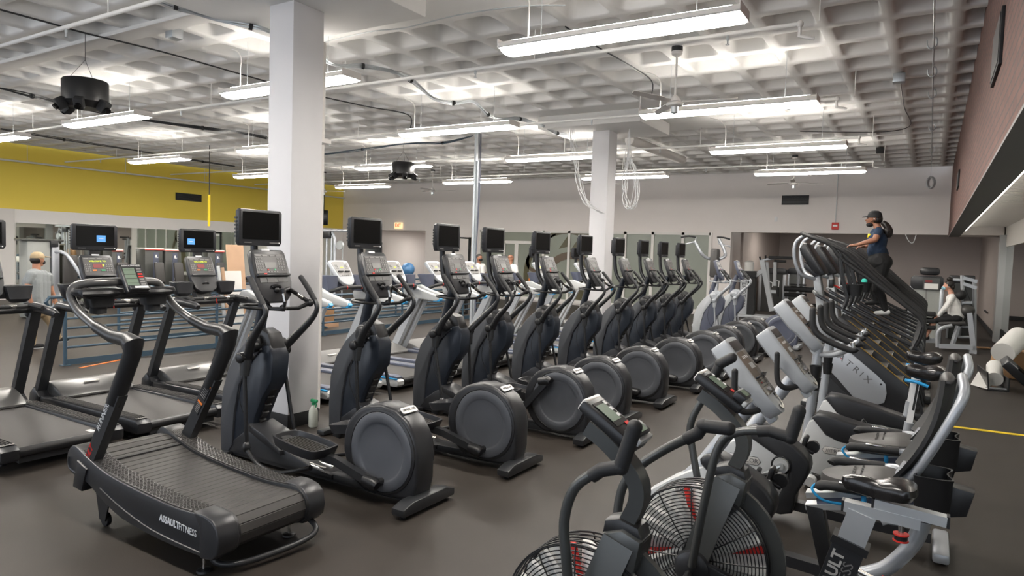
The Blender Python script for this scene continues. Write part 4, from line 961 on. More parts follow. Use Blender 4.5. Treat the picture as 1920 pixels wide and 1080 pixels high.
def upright():
    t = thing('upright_bike', 'x', 'upright bike', (0, 0, 0), 0, 'upright exercise bikes')
    b = MB().m('palegrey').prism([(-.93, .12), (-.93, .36), (-.86, .56), (-.78, .60), (-.10, .42), (-.08, .30), (-.20, .18), (-.34, .12), (-.7, .08)], -.09, .09, bev=.025)
    body = part('drive_shell', b, t, 'pale grey drive shell')
    b = MB(); badge_on_side(b, -.60, -.093, .33, .22); part('badge', b, body)
    b = MB().m('char').prism([(-.84, .60), (-.80, .645), (-.70, .64), (-.40, .58), (-.08, .50), (-.02, .45), (-.04, .38), (-.45, .40), (-.62, .42), (-.72, .46)], -.105, .105, bev=.025, seg=3)
    part('top_cover', b, t, 'charcoal top cover')
    for sy in (-1, 1):
        e = Vector((-.31, sy*.13, .34)); p = Vector((-.31+sy*.16, sy*.15, .34-sy*.05))
        b = MB().m('palegrey').lathe([(0, sy*.115), (.06, sy*.115), (.065, sy*.08)], (-.31, 0, .34), 'y', 20).m('aluminium').tube([e, p], .014, 8); part('crank', b, t)
        pp = p+Vector((0, sy*.07, 0))
        b = MB().m('black').box(pp, (.10, .09, .03), (0, .2, 0), bev=.01).tube([pp+Vector((-.03, -.045, .0)), pp+Vector((0, -.05, .06)), pp+Vector((.04, -.045, .0)), pp+Vector((.04, .045, 0)), pp+Vector((0, .05, .06)), pp+Vector((-.03, .045, 0))], .010, 6, sm=3); part('pedal', b, t)
    b = MB().m('silver').tube([(-.89, 0, .28), (-.87, 0, .60), (-.82, 0, 1.34)], .040, 14); part('console_mast', b, t, 'silver mast')
    bike_console(t, -1.15, 1.62, -.80, 1.22)
    b = MB().m('silver').tube([(-.82, 0, 1.16), (-.70, -.10, 1.18), (-.60, -.20, 1.23), (-.53, -.24, 1.29)], .022, 10, sm=4).tube([(-.82, 0, 1.16), (-.70, .10, 1.18), (-.60, .20, 1.23), (-.53, .24, 1.29)], .022, 10, sm=4)
    hb = part('handlebar', b, t)
    for sy in (-1, 1):
        b = MB().m('softblack').tube([(-.86, sy*.24, 1.57), (-.85, sy*.25, 1.45), (-.80, sy*.25, 1.36), (-.66, sy*.25, 1.29), (-.54, sy*.245, 1.255), (-.50, sy*.24, 1.275)], .027, 12, sm=4).ell((-.86, sy*.24, 1.57), .027)
        b.m('chrome').cyl((-.53, sy*.24, 1.265), (-.535, sy*.24, 1.32), .020)
        part('grip', b, hb)
    for z_ in (1.04, .93): part('bottle_holder', MB().m('black').lathe([(.0, z_-.08), (.038, z_-.08), (.05, z_+.03), (.046, z_+.03), (.034, z_-.07)], (-.83, -.085, 0), n=18), t)
    b = MB().m('silver').tube([(-.12, 0, .40), (-.09, 0, .66)], .036, 14).m('whiteink').tube([(-.09, 0, .66), (-.05, 0, 1.06)], .028, 4).m('blackmatte').box((-.055, -.0225, .90), (.018, .004, .26), (0, .1, 0))
    sp_ = part('seat_post', b, t, 'white seat post with number scale')
    b = MB().m('whiteink')
    for q in range(6): b.text(str(q+1), (-.078+q*.0045, -.0255, .80+q*.042), .022, (1, 0, 0), (0, 0, 1), .0005)
    part('number_scale', b, sp_)
    part('seat_lever', MB().m('cyan').tube([(-.14, -.03, 1.02), (-.05, -.05, 1.015), (.03, -.06, .99)], .014, 8, sm=3), t, 'blue seat lever')
    rin = []
    for (k, z) in ((.7, 1.05), (.92, 1.07), (1, 1.11), (.95, 1.14), (.7, 1.155), (.3, 1.157)):
        rin.append([(p.x*k, p.y*k, z-.012*math.cos(p.x*12)) for p in smooth_pts([(-.15, 0, 0), (-.13, -.045, 0), (-.02, -.07, 0), (.09, -.13, 0), (.15, -.10, 0), (.16, 0, 0), (.15, .10, 0), (.09, .13, 0), (-.02, .07, 0), (-.13, .045, 0)], 4, True)])
    part('saddle', MB().m('leather').loft(rin), t, 'wide black saddle')
    b = MB().m('silver').box((.02, 0, .05), (.10, .50, .07), bev=.02).tube([(-.3, 0, .1), (.02, 0, .06)], .035, 10)
    part('rear_foot', b, t)
    b = MB().m('silver').tube([(-.84, -.24, .07), (-.84, .24, .07)], .045, 14)
    part('front_foot', b, t)
    for sy in (-1, 1):
        part('foot_wheel', MB().m('palegrey').lathe([(0, sy*.27), (.042, sy*.27), (.05, sy*.25), (.05, sy*.20)], (-.80, 0, .07), 'y', 18).m('black').lathe([(.0, sy*.235), (.035, sy*.235), (.035, sy*.215), (0, sy*.215)], (-.90, 0, .06), 'y', 16), t)
    return t
ub0 = upright(); ub0.location = (0, 6.62, 0); ub0['label'] = 'nearer upright bike with pale body and maker badge, behind the recumbent bikes'
dup(ub0, (-.02, 7.65, 0), 0, 'farther upright bike, right beside the stair climbers')

# ---- air bikes with big caged fans
def airbike(near, far, full=True):
    t = thing('air_bike', 'x', 'air bike', (0, 0, 0), 0, 'air bikes at the lower right')
    FC = Vector((-.93, 0, .50)); R = .35
    # fan cage: concentric rings and spokes on both sides
    b = MB().m('black')
    for sy in (-1, 1):
        for k in range(17):
            r_ = .345-.0165*k
            yy = sy*(.075+.035*math.sqrt(max(0, 1-(r_/.35)**2)))
            b.tube([FC+Vector((r_*math.cos(a*math.pi/24), yy, r_*math.sin(a*math.pi/24))) for a in range(48)], .0028, 4, closed=True)
        for q in range(12):
            a = q*math.pi/6+.1
            b.tube([FC+Vector((r_*math.cos(a), sy*(.078+.035*math.sqrt(max(0, 1-(r_/.35)**2))), r_*math.sin(a))) for r_ in (.08, .16, .24, .30, .345)], .0035, 5)
    for k in (-.075, -.04, 0, .04, .075): b.tube([FC+Vector((.35*math.cos(a*math.pi/24), k, .35*math.sin(a*math.pi/24))) for a in range(48)], .004, 5, closed=True)
    cage = part('fan_cage', b, t, 'round black wire fan cage')
    b = MB()
    for q in range(24):
        a = q*2*math.pi/24; T = Matrix.Translation(FC) @ Euler((0, -a, 0)).to_matrix().to_4x4(); old = b.T; b.T = T
        b.m('redink' if q % 6 == 1 else 'paper').box((.20, 0, 0), (.26, .035 if q % 6 == 1 else .11, .014 if q % 6 == 1 else .030), (.95, 0, 0)); b.T = old
    b.m('black').cyl(FC+Vector((0, -.05, 0)), FC+Vector((0, .05, 0)), .07, 20)
    part('fan_blades', b, t, 'grey and red fan blades')
    b = MB().m('tubegrey')
    b.tube([FC+Vector((.375*math.cos(math.radians(a)), 0, .375*math.sin(math.radians(a)))) for a in range(-60, 61, 10)], .048, 4, flat=.35, upv=(0, 1, 0))
    part('fan_guard', b, t, 'grey curved guard behind fan')
    # frame
    b = MB().m('tubegrey')
    for sy in (-1, 1): b.tube([(-.79, sy*.06, .90), (-.87, sy*.115, .66), (-.93, sy*.14, .45)], [.075, .075, .07], 4, flat=.35, upv=(0, 1, 0))
    b.prism([(-.88, .80), (-.86, .92), (-.78, .95), (-.70, .92), (-.72, .80), (-.80, .70)], -.075, .075, bev=.02)
    part('fork', b, t)
    part('stem_collar', MB().m('black').prism([(-.87, .91), (-.86, .965), (-.80, .985), (-.72, .965), (-.70, .91)], -.055, .055, bev=.015), t)
    b = MB().m('tubegrey').tube([(-.785, 0, .95), (-.74, 0, 1.06), (-.76, 0, 1.15), (-.86, 0, 1.25), (-.96, 0, 1.31)], .036, 4, sm=4, flat=1.3, upv=(0, 1, 0)); part('console_stem', b, t, 'curved grey stem')
    b = MB().at((-.86, 0, 1.335), (0, math.radians(33), 0))
    b.m('black').box((0, 0, 0), (.27, .155, .05), bev=.014); b.m('screen').box((-.035, 0, .026), (.13, .11, .003)); b.m('lcd').box((-.04, -.01, .028), (.09, .08, .002))
    b.m('greyfabric').box((-.125, 0, .0), (.025, .14, .052), bev=.008); b.m('whiteink')
    for q in range(3): b.box((-.085+q*.035, .035, .0295), (.018, .020, .001))
    b.m('redink').box((.035, .035, .028), (.02, .03, .002)); b.m('char').box((.09, 0, .045), (.06, .12, .04), bev=.008); b.m('lcd').box((.092, .0, .067), (.04, .06, .002)); b.m('palegrey').box((.128, 0, .035), (.022, .13, .03), bev=.006)
    part('monitor', b, t, 'dark workout monitor')
    for pts, yk in ((near, -.24), (far, .26)):
        P = [(x, yk*(1 if i < len(pts)-1 else .85), z) for i, (x, z) in enumerate(pts)]
        b = MB().m('tubegrey').tube(P[2:], .020, 12, sm=4)
        b.m('softblack').tube([P[0], P[1]], .028, 12).tube([P[1], P[2], Vector(P[2]).lerp(Vector(P[3]), .35)], .026, 12).ell(P[0], .028).ell(P[1], .029)
        part('handle_arm', b, t, 'swinging arm with foam grip')
        sg = -1 if yk < 0 else 1
        b = MB().m('char').lathe([(0, sg*.19), (.06, sg*.19), (.085, sg*.175), (.09, sg*.14)], (-.92, 0, .47), 'y', 22).m('black').tube([(-.92, sg*.21, .46), (-.92, sg*.33, .44)], .02, 12)
        part('arm_pivot', b, t)
    b = MB().m('char').prism([(-.95, .54), (-.80, .50), (-.45, .40), (-.30, .34), (-.28, .26), (-.4, .20), (-.7, .22), (-.95, .36)], -.17, -.13, bev=.012).m('redink').text('ASSAULT', (-.58, -.173, .37), .05, (1, 0, -.28), (.28, 0, 1), .001, bold=.001)
    part('chain_guard', b, t)
    b = MB().m('tubegrey').tube([(-.9, 0, .20), (-.6, 0, .17), (-.30, 0, .30), (-.1, 0, .12), (.15, 0, .10)], .035, 10, sm=3).box((-1.15, 0, .05), (.07, .55, .05), bev=.015).box((.15, 0, .05), (.07, .55, .05), bev=.015).tube([(-1.15, 0, .07), (-.9, 0, .2)], .03, 8)
    part('base_frame', b, t)
    b = MB().m('char').tube([(-.37, 0, .26), (-.245, 0, .73)], .080, 4, flat=.62, upv=(0, 1, 0)).m('black').tube([(-.252, 0, .70), (-.242, 0, .735)], .092, 4, flat=.66, upv=(0, 1, 0))
    sp_ = part('seat_tube', b, t)
    d = Vector((.125, 0, .47)).normalized(); u_ = Vector((-d.z, 0, d.x))
    b = MB().m('greyfabric').text('ASSAULT', Vector((-.30, -.044, .52))+u_*.026+d*.02, .070, d, u_, .001, bold=.002).m('button').text('FITNESS', Vector((-.30, -.044, .52))-u_*.026+d*.02, .062, d, u_, .001)
    part('lettering', b, sp_, 'grey maker lettering on the seat tube')
    part('seat_post', MB().m('aluminium').tube([(-.245, 0, .72), (-.205, 0, .87)], .068, 4, flat=.62, upv=(0, 1, 0)), t, 'steel seat post')
    b = MB().m('aluminium').tube([(-.28, 0, .888), (.02, 0, .872)], .035, 4, flat=.8, upv=(0, 0, 1)).tube([(-.16, 0, .925), (.115, 0, .905)], .032, 4, flat=.8, upv=(0, 0, 1)).m('black').box((-.285, 0, .888), (.012, .05, .05)).box((.12, 0, .905), (.012, .05, .05)).box((-.165, 0, .925), (.012, .05, .05))
    part('seat_slider', b, t)
    for p0, p1 in (((-.05, 0, .87), (-.05, 0, .81)), ((-.22, 0, .60), (-.12, 0, .57))):
        p0, p1 = Vector(p0), Vector(p1); d_ = (p1-p0).normalized()
        part('adjust_knob', MB().m('chrome').cyl(p0, p1, .012).m('red').cyl(p1, p1+d_*.006, .032).m('black').cyl(p1+d_*.006, p1+d_*.028, .027).m('red').cyl(p1+d_*.028, p1+d_*.034, .032), t, 'red and black knob')
    rin = []
    prof = smooth_pts([(-.155, 0, 0), (-.135, -.025, 0), (-.03, -.04, 0), (.05, -.085, 0), (.11, -.105, 0), (.145, -.06, 0), (.15, 0, 0), (.145, .06, 0), (.11, .105, 0), (.05, .085, 0), (-.03, .04, 0), (-.135, .025, 0)], 4, True)
    for (k, z) in ((.60, .945), (.88, .955), (1, .985), (.96, 1.01), (.75, 1.022), (.35, 1.024)):
        rin.append([(p.x*k-.145, p.y*k, z+.018/(1+math.exp(-(p.x-.05)*40))+.010/(1+math.exp((p.x+.08)*50))) for p in prof])
    part('saddle', MB().m('leather').loft(rin), t, 'glossy black saddle')
    for sy in (-1, 1):
        a = Vector((-.50, sy*.16, .30)); p = a+Vector((sy*.12, 0, sy*.10))
        part('crank', MB().m('black').tube([a, p], .014, 8), t)
        b = MB().m('blackmatte')
        for q in (-.035, .035): b.box(p+Vector((q, sy*.06, 0)), (.012, .09, .02))
        for q in (-.04, 0, .04): b.box(p+Vector((0, sy*.06+q, 0)), (.08, .010, .02))
        part('pedal', b, t)
    return t
a2 = airbike([(-.46, 1.34), (-.49, 1.215), (-.58, 1.23), (-.72, 1.20), (-.80, 1.12), (-.845, .90), (-.91, .50)], [(-.88, 1.47), (-.94, 1.43), (-.97, 1.36), (-1.0, 1.27), (-1.08, 1.10), (-1.07, .95), (-.95, .50)])
a2.location = (0, 3.42, 0); a2['label'] = 'air bike with glossy black saddle in the right foreground, whole fan in view'
a1 = airbike([(-.68, 1.40), (-.725, 1.25), (-.80, 1.225), (-.90, 1.14), (-.94, 1.0), (-.92, .82), (-.91, .50)], [(-.48, 1.325), (-.58, 1.32), (-.60, 1.285), (-.74, 1.19), (-.87, 1.07), (-.93, .92), (-.93, .50)])
a1.location = (-.17, 2.46, 0)
for ch in a1.children:
    if ch.name.split('.')[0] in ('saddle', 'seat_slider', 'adjust_knob', 'seat_post'): ch.location = (.045, 0, -.14)
a1['label'] = 'air bike cut off by the bottom edge, only handles, monitor and fan top showing'

# ---- stair climbers
def climber():
    t = thing('stair_climber', 'x', 'stair climber', (0, 0, 0), 0, 'stair climbers')
    W2 = .36
    for sy in (-1, 1):
        ys = sorted((sy*W2, sy*(W2-.05)))
        b = MB().m('char').prism([(-1.30, .10), (-1.28, 1.0), (-1.16, 1.18), (-1.02, 1.12), (-.18, .46), (-.14, .34), (-.16, .10)], ys[0], ys[1], bev=.012)
        b.m('frame').prism([(-1.27, .14), (-1.27, .66), (-.90, .30), (-.70, .14)], sy*(W2+.004)-.004, sy*(W2+.004)+.004)
        sd = part('side_panel', b, t)
        b = MB().m('silver').prism([(-1.22, .82), (-1.10, .98), (-1.02, .96), (-.52, .56), (-.42, .46), (-.40, .34), (-.42, .22), (-.50, .18), (-.74, .20), (-.98, .46), (-1.24, .72)], sy*(W2+.012)-.008, sy*(W2+.012)+.008, bev=.006)
        sh = part('side_shroud', b, t, 'silver side shroud with lettering')
        if sy < 0:
            d = Vector((.60, 0, -.47)).normalized(); u_ = Vector((-d.z, 0, d.x))
            b = MB().m('badgetext').text('M', Vector((-1.045, -W2-.022, .82)), .11, d, u_, .001, wide=1.25).text('A', Vector((-.945, -W2-.022, .742)), .11, d, u_, .001, wide=1.2).text('T', Vector((-.855, -W2-.022, .672)), .11, d, u_, .001, wide=1.2).text('R', Vector((-.765, -W2-.022, .602)), .11, d, u_, .001, wide=1.15).text('I', Vector((-.700, -W2-.022, .551)), .11, d, u_, .001).text('X', Vector((-.625, -W2-.022, .492)), .11, d, u_, .001, wide=1.2)
            b.m('red').box((-.945, -W2-.023, .728), (.012, .002, .012)).m('blackmatte').cyl((-.47, -W2-.018, .45), (-.47, -W2-.024, .45), .012, 12)
            part('lettering', b, sh)
        b = MB().m('mustard').tube([(-1.02, sy*(W2-.02), 1.125), (-.17, sy*(W2-.02), .465)], .005, 5); part('edge_strip', b, t)
    for k in range(5):
        x_, z_ = -.96+k*.185, .95-k*.155
        part('step', MB().m('darkwood').box((x_+.06, 0, z_), (.20, .60, .02), bev=.004).m('blackmatte').box((x_+.155, 0, z_-.085), (.015, .60, .15)).m('aluminium').box((x_+.158, 0, z_+.002), (.012, .60, .012)), t)
    b = MB().m('frame').box((-.75, 0, .05), (1.35, .62, .09), bev=.02).box((-.02, 0, .06), (.22, .56, .12), bev=.02).tube([(-.10, -.30, .50), (.02, -.30, .05)], .02, 8).tube([(-.10, .30, .50), (.02, .30, .05)], .02, 8)
    part('base', b, t)
    b = MB().m('silver2').prism([(-1.40, 1.85), (-1.30, 1.83), (-1.24, 1.50), (-1.18, 1.12), (-1.28, 1.05), (-1.34, 1.5)], -.10, .10, bev=.02); part('mast', b, t, 'silver mast')
    b = MB().m('black')
    b.prism([(-1.56, 2.16), (-1.51, 2.24), (-1.46, 2.23), (-1.25, 1.90), (-1.22, 1.83), (-1.28, 1.80), (-1.38, 1.86), (-1.53, 2.08)], -.24, .24, bev=.025)
    b.prism([(-1.50, 1.98), (-1.28, 1.82), (-1.36, 1.78), (-1.50, 1.90)], -.14, .14, bev=.01)
    con = part('console', b, t)
    d = Vector((.24, 0, -.38)).normalized()
    part('display', MB().m('screen').box((-1.375, 0, 2.085), (.006, .38, .24), (0, math.atan2(.24, .38)*-1, 0)).m('greyfabric').box((-1.505, -.15, 2.235), (.05, .04, .02), (0, .4, 0)), con)
    b = MB().m('black').box((-1.16, 0, 1.70), (.06, .09, .12), bev=.01).m('red').tube([(-1.14, .03, 1.68), (-1.10, .05, 1.66), (-1.06, .06, 1.64)], .012, 6); part('stop_lever', b, t, 'red stop lever')
    for sy in (-1, 1):
        y_ = sy*(W2+.015)
        b = MB().m('softblack').tube([(-1.53, sy*.28, 2.37), (-1.38, y_, 2.31), (-1.16, y_, 2.22), (-1.05, y_, 2.08), (-.90, y_, 1.95), (-.55, y_, 1.70), (-.20, y_, 1.43), (-.09, y_, 1.33), (-.05, y_, 1.24), (-.08, y_, 1.08), (-.13, y_, .96)], .026, 10, sm=3)
        part('upper_rail', b, t)
        b = MB().m('softblack').tube([(-1.16, y_, 2.22), (-.98, y_, 2.13), (-.85, y_*.98, 2.02), (-.66, y_*.98, 1.84), (-.42, y_*.98, 1.62), (-.22, y_, 1.44)], .024, 8, sm=3); part('inner_rail', b, t)
        b = MB().m('frame').tube([(-1.36, sy*.10, 1.58), (-1.30, y_*.9, 1.56), (-1.20, y_, 1.50), (-.60, y_, 1.19), (-.16, y_, .98), (-.06, y_, .88), (-.04, y_, .72), (-.10, y_, .40)], .024, 8, sm=3); part('lower_rail', b, t)
        b = MB().m('frame').tube([(-1.03, y_, 2.10), (-1.0, y_, 1.85), (-.94, y_, 1.62), (-.92, y_, 1.50), (-.97, y_, 1.36)], .026, 8, sm=2).m('chrome').cyl((-.955, y_-sy*-.03, 1.42), (-.955, y_+sy*.03, 1.42), .008).cyl((-.97, y_+sy*.028, 1.37), (-.97, y_+sy*.03, 1.37), .008); part('rail_post', b, t)
        b = MB().m('frame').tube([(-.16, y_, .93), (-.10, y_, 1.08), (-.07, y_, 1.22)], .032, 6).cyl((-.13, y_-.034, 1.0), (-.13, y_+.034, 1.0), .009); part('rear_post', b, t)
        b = MB().m('silver').tube([(-1.50, sy*.27, 2.34), (-1.60, sy*.27, 2.24), (-1.61, sy*.27, 2.05), (-1.55, sy*.25, 1.86), (-1.48, sy*.2, 1.79), (-1.36, sy*.09, 1.75)], .024, 10, sm=4); part('loop_tube', b, t, 'silver loop tube')
    rin = [[(p.x*k-.84, p.y*k-W2+.06, z) for p in smooth_pts([(-.08, -.06, 0), (.08, -.06, 0), (.08, .06, 0), (-.08, .06, 0)], 4, True)] for k, z in ((.8, 1.56), (1, 1.70), (1.03, 1.71), (.9, 1.71), (.75, 1.58))]
    part('cup_holder', MB().m('black').loft(rin), t)
    return t
sc0 = climber(); sc0.location = (0, 10.2, 0); sc0['label'] = 'nearest stair climber with silver lettered side, right of the upright bikes'
for k, lab in enumerate(['second stair climber from the front, the woman in the cap stands on it', 'third stair climber, behind the one the woman uses', 'farthest stair climber, mostly hidden behind the others']):
    dup(sc0, (0, (11.6, 13.05, 14.5)[k], 0), 0, lab)

# ================================================================= PEOPLE
import numpy as np
def body(name, caps, voxel, parent, smooth=3):
    """one continuous body surface from tapered limbs; caps = (p0, p1, r0, r1, material, squash)"""
    b = MB()
    for (p0, p1, r0, r1, m_, *q) in caps:
        p0, p1 = Vector(p0), Vector(p1); n = 14; d = p1-p0; L = d.length
        if L < 1e-4: b.ell(p0, r0, nu=14, nv=9); continue
        pts = []; R = []
        for k in range(1, 5): a = math.pi/2*(k/4); pts.append(p0-d/L*r0*math.cos(a)); R.append(max(.002, r0*math.sin(a)))
        pts.append(p1); R.append(r1)
        for k in range(1, 4): a = math.pi/2*(k/4); pts.append(p1+d/L*r1*math.sin(a)); R.append(max(.002, r1*math.cos(a)))
        # explicit rings
        u = Vector((0, 0, 1)) if abs(d.z/L) < .9 else Vector((1, 0, 0))
        if q: u = Vector(q[1])
        dd = d/L; u = (u-dd*u.dot(dd)).normalized(); w = dd.cross(u); s_ = q[0] if q else 1
        rings = [[P+(u*math.cos(2*math.pi*k/n)*s_+w*math.sin(2*math.pi*k/n))*r_ for k in range(n)] for P, r_ in zip(pts, R)]
        b.loft(rings)
    me = bpy.data.meshes.new('tmp'); me.from_pydata([tuple(v) for v in b.v], [], b.f)
    bm = bmesh.new(); bm.from_mesh(me); bmesh.ops.recalc_face_normals(bm, faces=bm.faces[:]); bm.to_mesh(me); bm.free()
    o = bpy.data.objects.new('tmp', me); COL.objects.link(o)
    r_ = o.modifiers.new('r', 'REMESH'); r_.mode = 'VOXEL'; r_.voxel_size = voxel
    s_ = o.modifiers.new('s', 'SMOOTH'); s_.factor = .5; s_.iterations = smooth
    out = bpy.data.meshes.new_from_object(o.evaluated_get(bpy.context.evaluated_depsgraph_get()))
    bpy.data.objects.remove(o); bpy.data.meshes.remove(me)
    nf = len(out.polygons); C = np.zeros(nf*3); out.polygons.foreach_get('center', C); C = C.reshape(-1, 3)
    best = np.full(nf, 1e9); idx = np.zeros(nf, int); mats = []
    for (p0, p1, r0, r1, m_, *q) in caps:
        if m_ not in mats: mats.append(m_)
        a = np.array(p0); d = np.array(p1)-a; L2 = max(1e-9, d@d); t = np.clip((C-a)@d/L2, 0, 1)
        dist = np.linalg.norm(C-(a+t[:, None]*d), axis=1)-(r0+(r1-r0)*t); mk = dist < best
        best[mk] = dist[mk]; idx[mk] = mats.index(m_)
    for m_ in mats: out.materials.append(M[m_])
    out.polygons.foreach_set('material_index', idx.astype(np.int32)); out.polygons.foreach_set('use_smooth', [True]*nf)
    out.name = name; ob = bpy.data.objects.new(name, out); COL.objects.link(ob); ob.parent = parent
    return ob
def hand(caps, wrist, d, up_, skin, side=1, curl=.5, s=1.0):
    """palm, four unequal bent fingers, thumb from the side of the palm"""
    d = Vector(d).normalized(); up_ = Vector(up_); up_ = (up_-d*up_.dot(d)).normalized(); w = d.cross(up_)*side
    wr = Vector(wrist); k = wr+d*.085*s
    caps.append((wr, k-w*.018*s, .026*s, .020*s, skin)); caps.append((wr, k+w*.018*s, .026*s, .019*s, skin))
    for i, (o, l) in enumerate(((-.030, .068), (-.010, .078), (.011, .072), (.030, .056))):
        a = k+w*o*s; b_ = a+(d-up_*curl*.5).normalized()*l*.5*s; c = b_+(d*(1-curl)-up_*curl*1.3).normalized()*l*.5*s
        caps.append((a, b_, .0095*s, .0088*s, skin)); caps.append((b_, c, .0088*s, .0078*s, skin))
    a = wr+d*.03*s-w*.028*s; b_ = a+(d*.6-w*.8).normalized()*.035*s; c = b_+(d*.9-w*.1-up_*.4).normalized()*.03*s
    caps.append((a, b_, .012*s, .010*s, skin)); caps.append((b_, c, .010*s, .009*s, skin))
def off(p, dy): p = Vector(p); p.y += dy; return p

# --- woman on the second stair climber
Yw = 11.60
def w(x, y, dy=0): p = PY(1460+x/4.91, 380+y/4.91, Yw); p.y = Yw+dy; return p
t = thing('person', 'woman in black cap, navy t-shirt and black leggings on a stair climber, holding its rail', 'person', (w(930, 540).x, Yw, w(1030, 1020).z), 0)
O = t.location.copy()
hd = w(878, 150); face = Vector((-1, 0, -.05))
caps = [(hd+Vector((.01, 0, .035)), hd+Vector((0, 0, .02)), .088, .085, 'skin_b'), (hd+Vector((-.04, 0, -.02)), hd+Vector((-.045, 0, -.065)), .062, .042, 'skin_b'),
        (hd+Vector((-.095, 0, -.005)), hd+Vector((-.108, 0, -.025)), .010, .014, 'skin_b'), (hd+Vector((-.09, 0, -.058)), hd+Vector((-.088, 0, -.062)), .016, .016, 'skin_b'), (hd+Vector((.02, -.085, -.0)), hd+Vector((.02, -.088, -.02)), .014, .012, 'skin_b'),
        (hd+Vector((.03, 0, -.05)), w(912, 238), .050, .055, 'skin_b')]
sh, ch, wa, hp = w(925, 262), w(915, 340), w(905, 440), w(925, 535)
caps += [(off(sh, -.12), off(sh, .12), .060, .060, 'shirtnavy'), (ch, ch+Vector((-.02, 0, .08)), .125, .10, 'shirtnavy', 1.0, (1, 0, 0)), (off(ch, -.06), off(wa, -.05), .125, .115, 'shirtnavy'), (off(ch, .06), off(wa, .05), .125, .115, 'shirtnavy'),
         (ch+Vector((-.06, -.06, .0)), ch+Vector((-.06, .06, .0)), .085, .085, 'shirtnavy'), (off(wa, -.06), off(wa, .06)+Vector((.02, 0, -.06)), .135, .14, 'shirtnavy'),
         (off(hp, -.08), off(hp, .08), .150, .150, 'blackcloth'), (hp+Vector((.055, -.08, -.02)), hp+Vector((.055, .08, -.02)), .125, .125, 'blackcloth')]
for s_, kx, ky, ax, ay, fx in ((-1, 915, 800, 985, 985, 1030), (1, 830, 730, 890, 900, 850)):
    hj = off(hp, s_*.09); kn = w(kx, ky, s_*.10); an = w(ax, ay, s_*.10)
    caps += [(hj+Vector((.045, 0, -.03)), kn, .125, .070, 'blackcloth'), (kn, kn.lerp(an, .35)+Vector((.02, 0, 0)), .068, .062, 'blackcloth'), (kn.lerp(an, .35)+Vector((.02, 0, 0)), an, .062, .042, 'blackcloth'),
             (an+Vector((.03, 0, -.03)), an+Vector((-.12, 0, -.055)), .040, .032, 'whiteink' if s_ < 0 else 'blackcloth')]
for s_, (ex, ey), (hx, hy) in ((-1, (900, 345), (735, 395)), (1, (890, 335), (790, 395))):
    s0 = off(sh, s_*.165)+Vector((0, 0, -.01)); el = w(ex, ey, s_*.24); wr = w(hx, hy, s_*.30)
    caps += [(s0, s0.lerp(el, .35), .062, .056, 'shirtnavy'), (s0.lerp(el, .3), el, .050, .042, 'skin_b'), (el, el.lerp(wr, .3), .042, .040, 'skin_b'), (el.lerp(wr, .3), wr, .040, .026, 'skin_b')]
    hand(caps, wr, (-1, 0, -.12), (0, 0, 1), 'skin_b', side=s_, curl=.55, s=1.0)
caps = [(Vector(c[0])-O, Vector(c[1])-O)+tuple(c[2:]) for c in caps]
body('body', caps, .0065, t, 6)
H = hd-O
b = MB().m('blackcloth').lathe([(0, .128), (.05, .122), (.085, .095), (.102, .05), (.105, .02), (.098, .018)], (H.x+.008, H.y, H.z), 'z', 22)
b.loft([[Vector((H.x-.085, H.y+y_, H.z+.035+dz)) for y_, dz in ((-.07, 0), (-.03, .012), (.03, .012), (.07, 0), (.03, .006), (-.03, .006))], [Vector((H.x-.16, H.y+y_, H.z+.022+dz)) for y_, dz in ((-.05, 0), (-.02, .008), (.02, .008), (.05, 0), (.02, .002), (-.02, .002))]])
part('cap', b, t, 'black baseball cap')
P = lambda x, y: w(x, y)-O
b = MB().m('hair').ell((H.x+.045, 0, H.z-.005), (.075, .09, .08)).ell(P(1000, 265), (.055, .05, .10)).tube([P(955, 180), P(990, 210), P(1018, 260), P(1020, 300), P(1012, 322)], [.035, .048, .052, .036, .012], 12, sm=4)
for k in range(10): b.tube([P(985+k*4, 190+k*3)+Vector((0, (k % 3-1)*.03, 0)), P(1012+(k*7) % 25, 260)+Vector((0, (k % 4-1.5)*.03, 0)), P(1000+(k*11) % 36, 305+(k*5) % 18)+Vector((0, (k % 3-1)*.025, 0))], [.014, .012, .003], 6, sm=3)
b.m('whiteink').ell(P(952, 182), (.012, .02, .012))
part('hair', b, t, 'long dark curly ponytail')
b = MB().m('blackcloth').ell((H.x-.052, 0, H.z-.088), (.052, .058, .035)).tube([(H.x-.06, -.055, H.z-.07), (H.x+.02, -.092, H.z-.005)], .003, 5); part('face_mask', b, t, 'black mask pulled down to the chin')
part('earbud', MB().m('whiteink').ell((H.x+.012, -.098, H.z-.005), (.009, .009, .012)), t, 'white earbud')
b = MB().m('hair').box((H.x-.078, -.042, H.z+.022), (.02, .022, .005), (0, 0, .5)).m('screen').ell((H.x-.080, -.034, H.z+.006), (.007, .012, .006)).ell((H.x-.080, .034, H.z+.006), (.007, .012, .006)); part('eyes', b, t)
c_ = P(822, 308); part('shirt_print', MB().m('yel').box((c_.x+.02, -.05, c_.z), (.04, .10, .07), (0, .25, 0), bev=.01), t, 'yellow shirt print')
single('towel', MB().m('mint').box((-.84, 11.30, 1.66), (.08, .06, .20), bev=.02), 'mint green towel hanging on a stair climber cup holder beside the woman', 'towel')

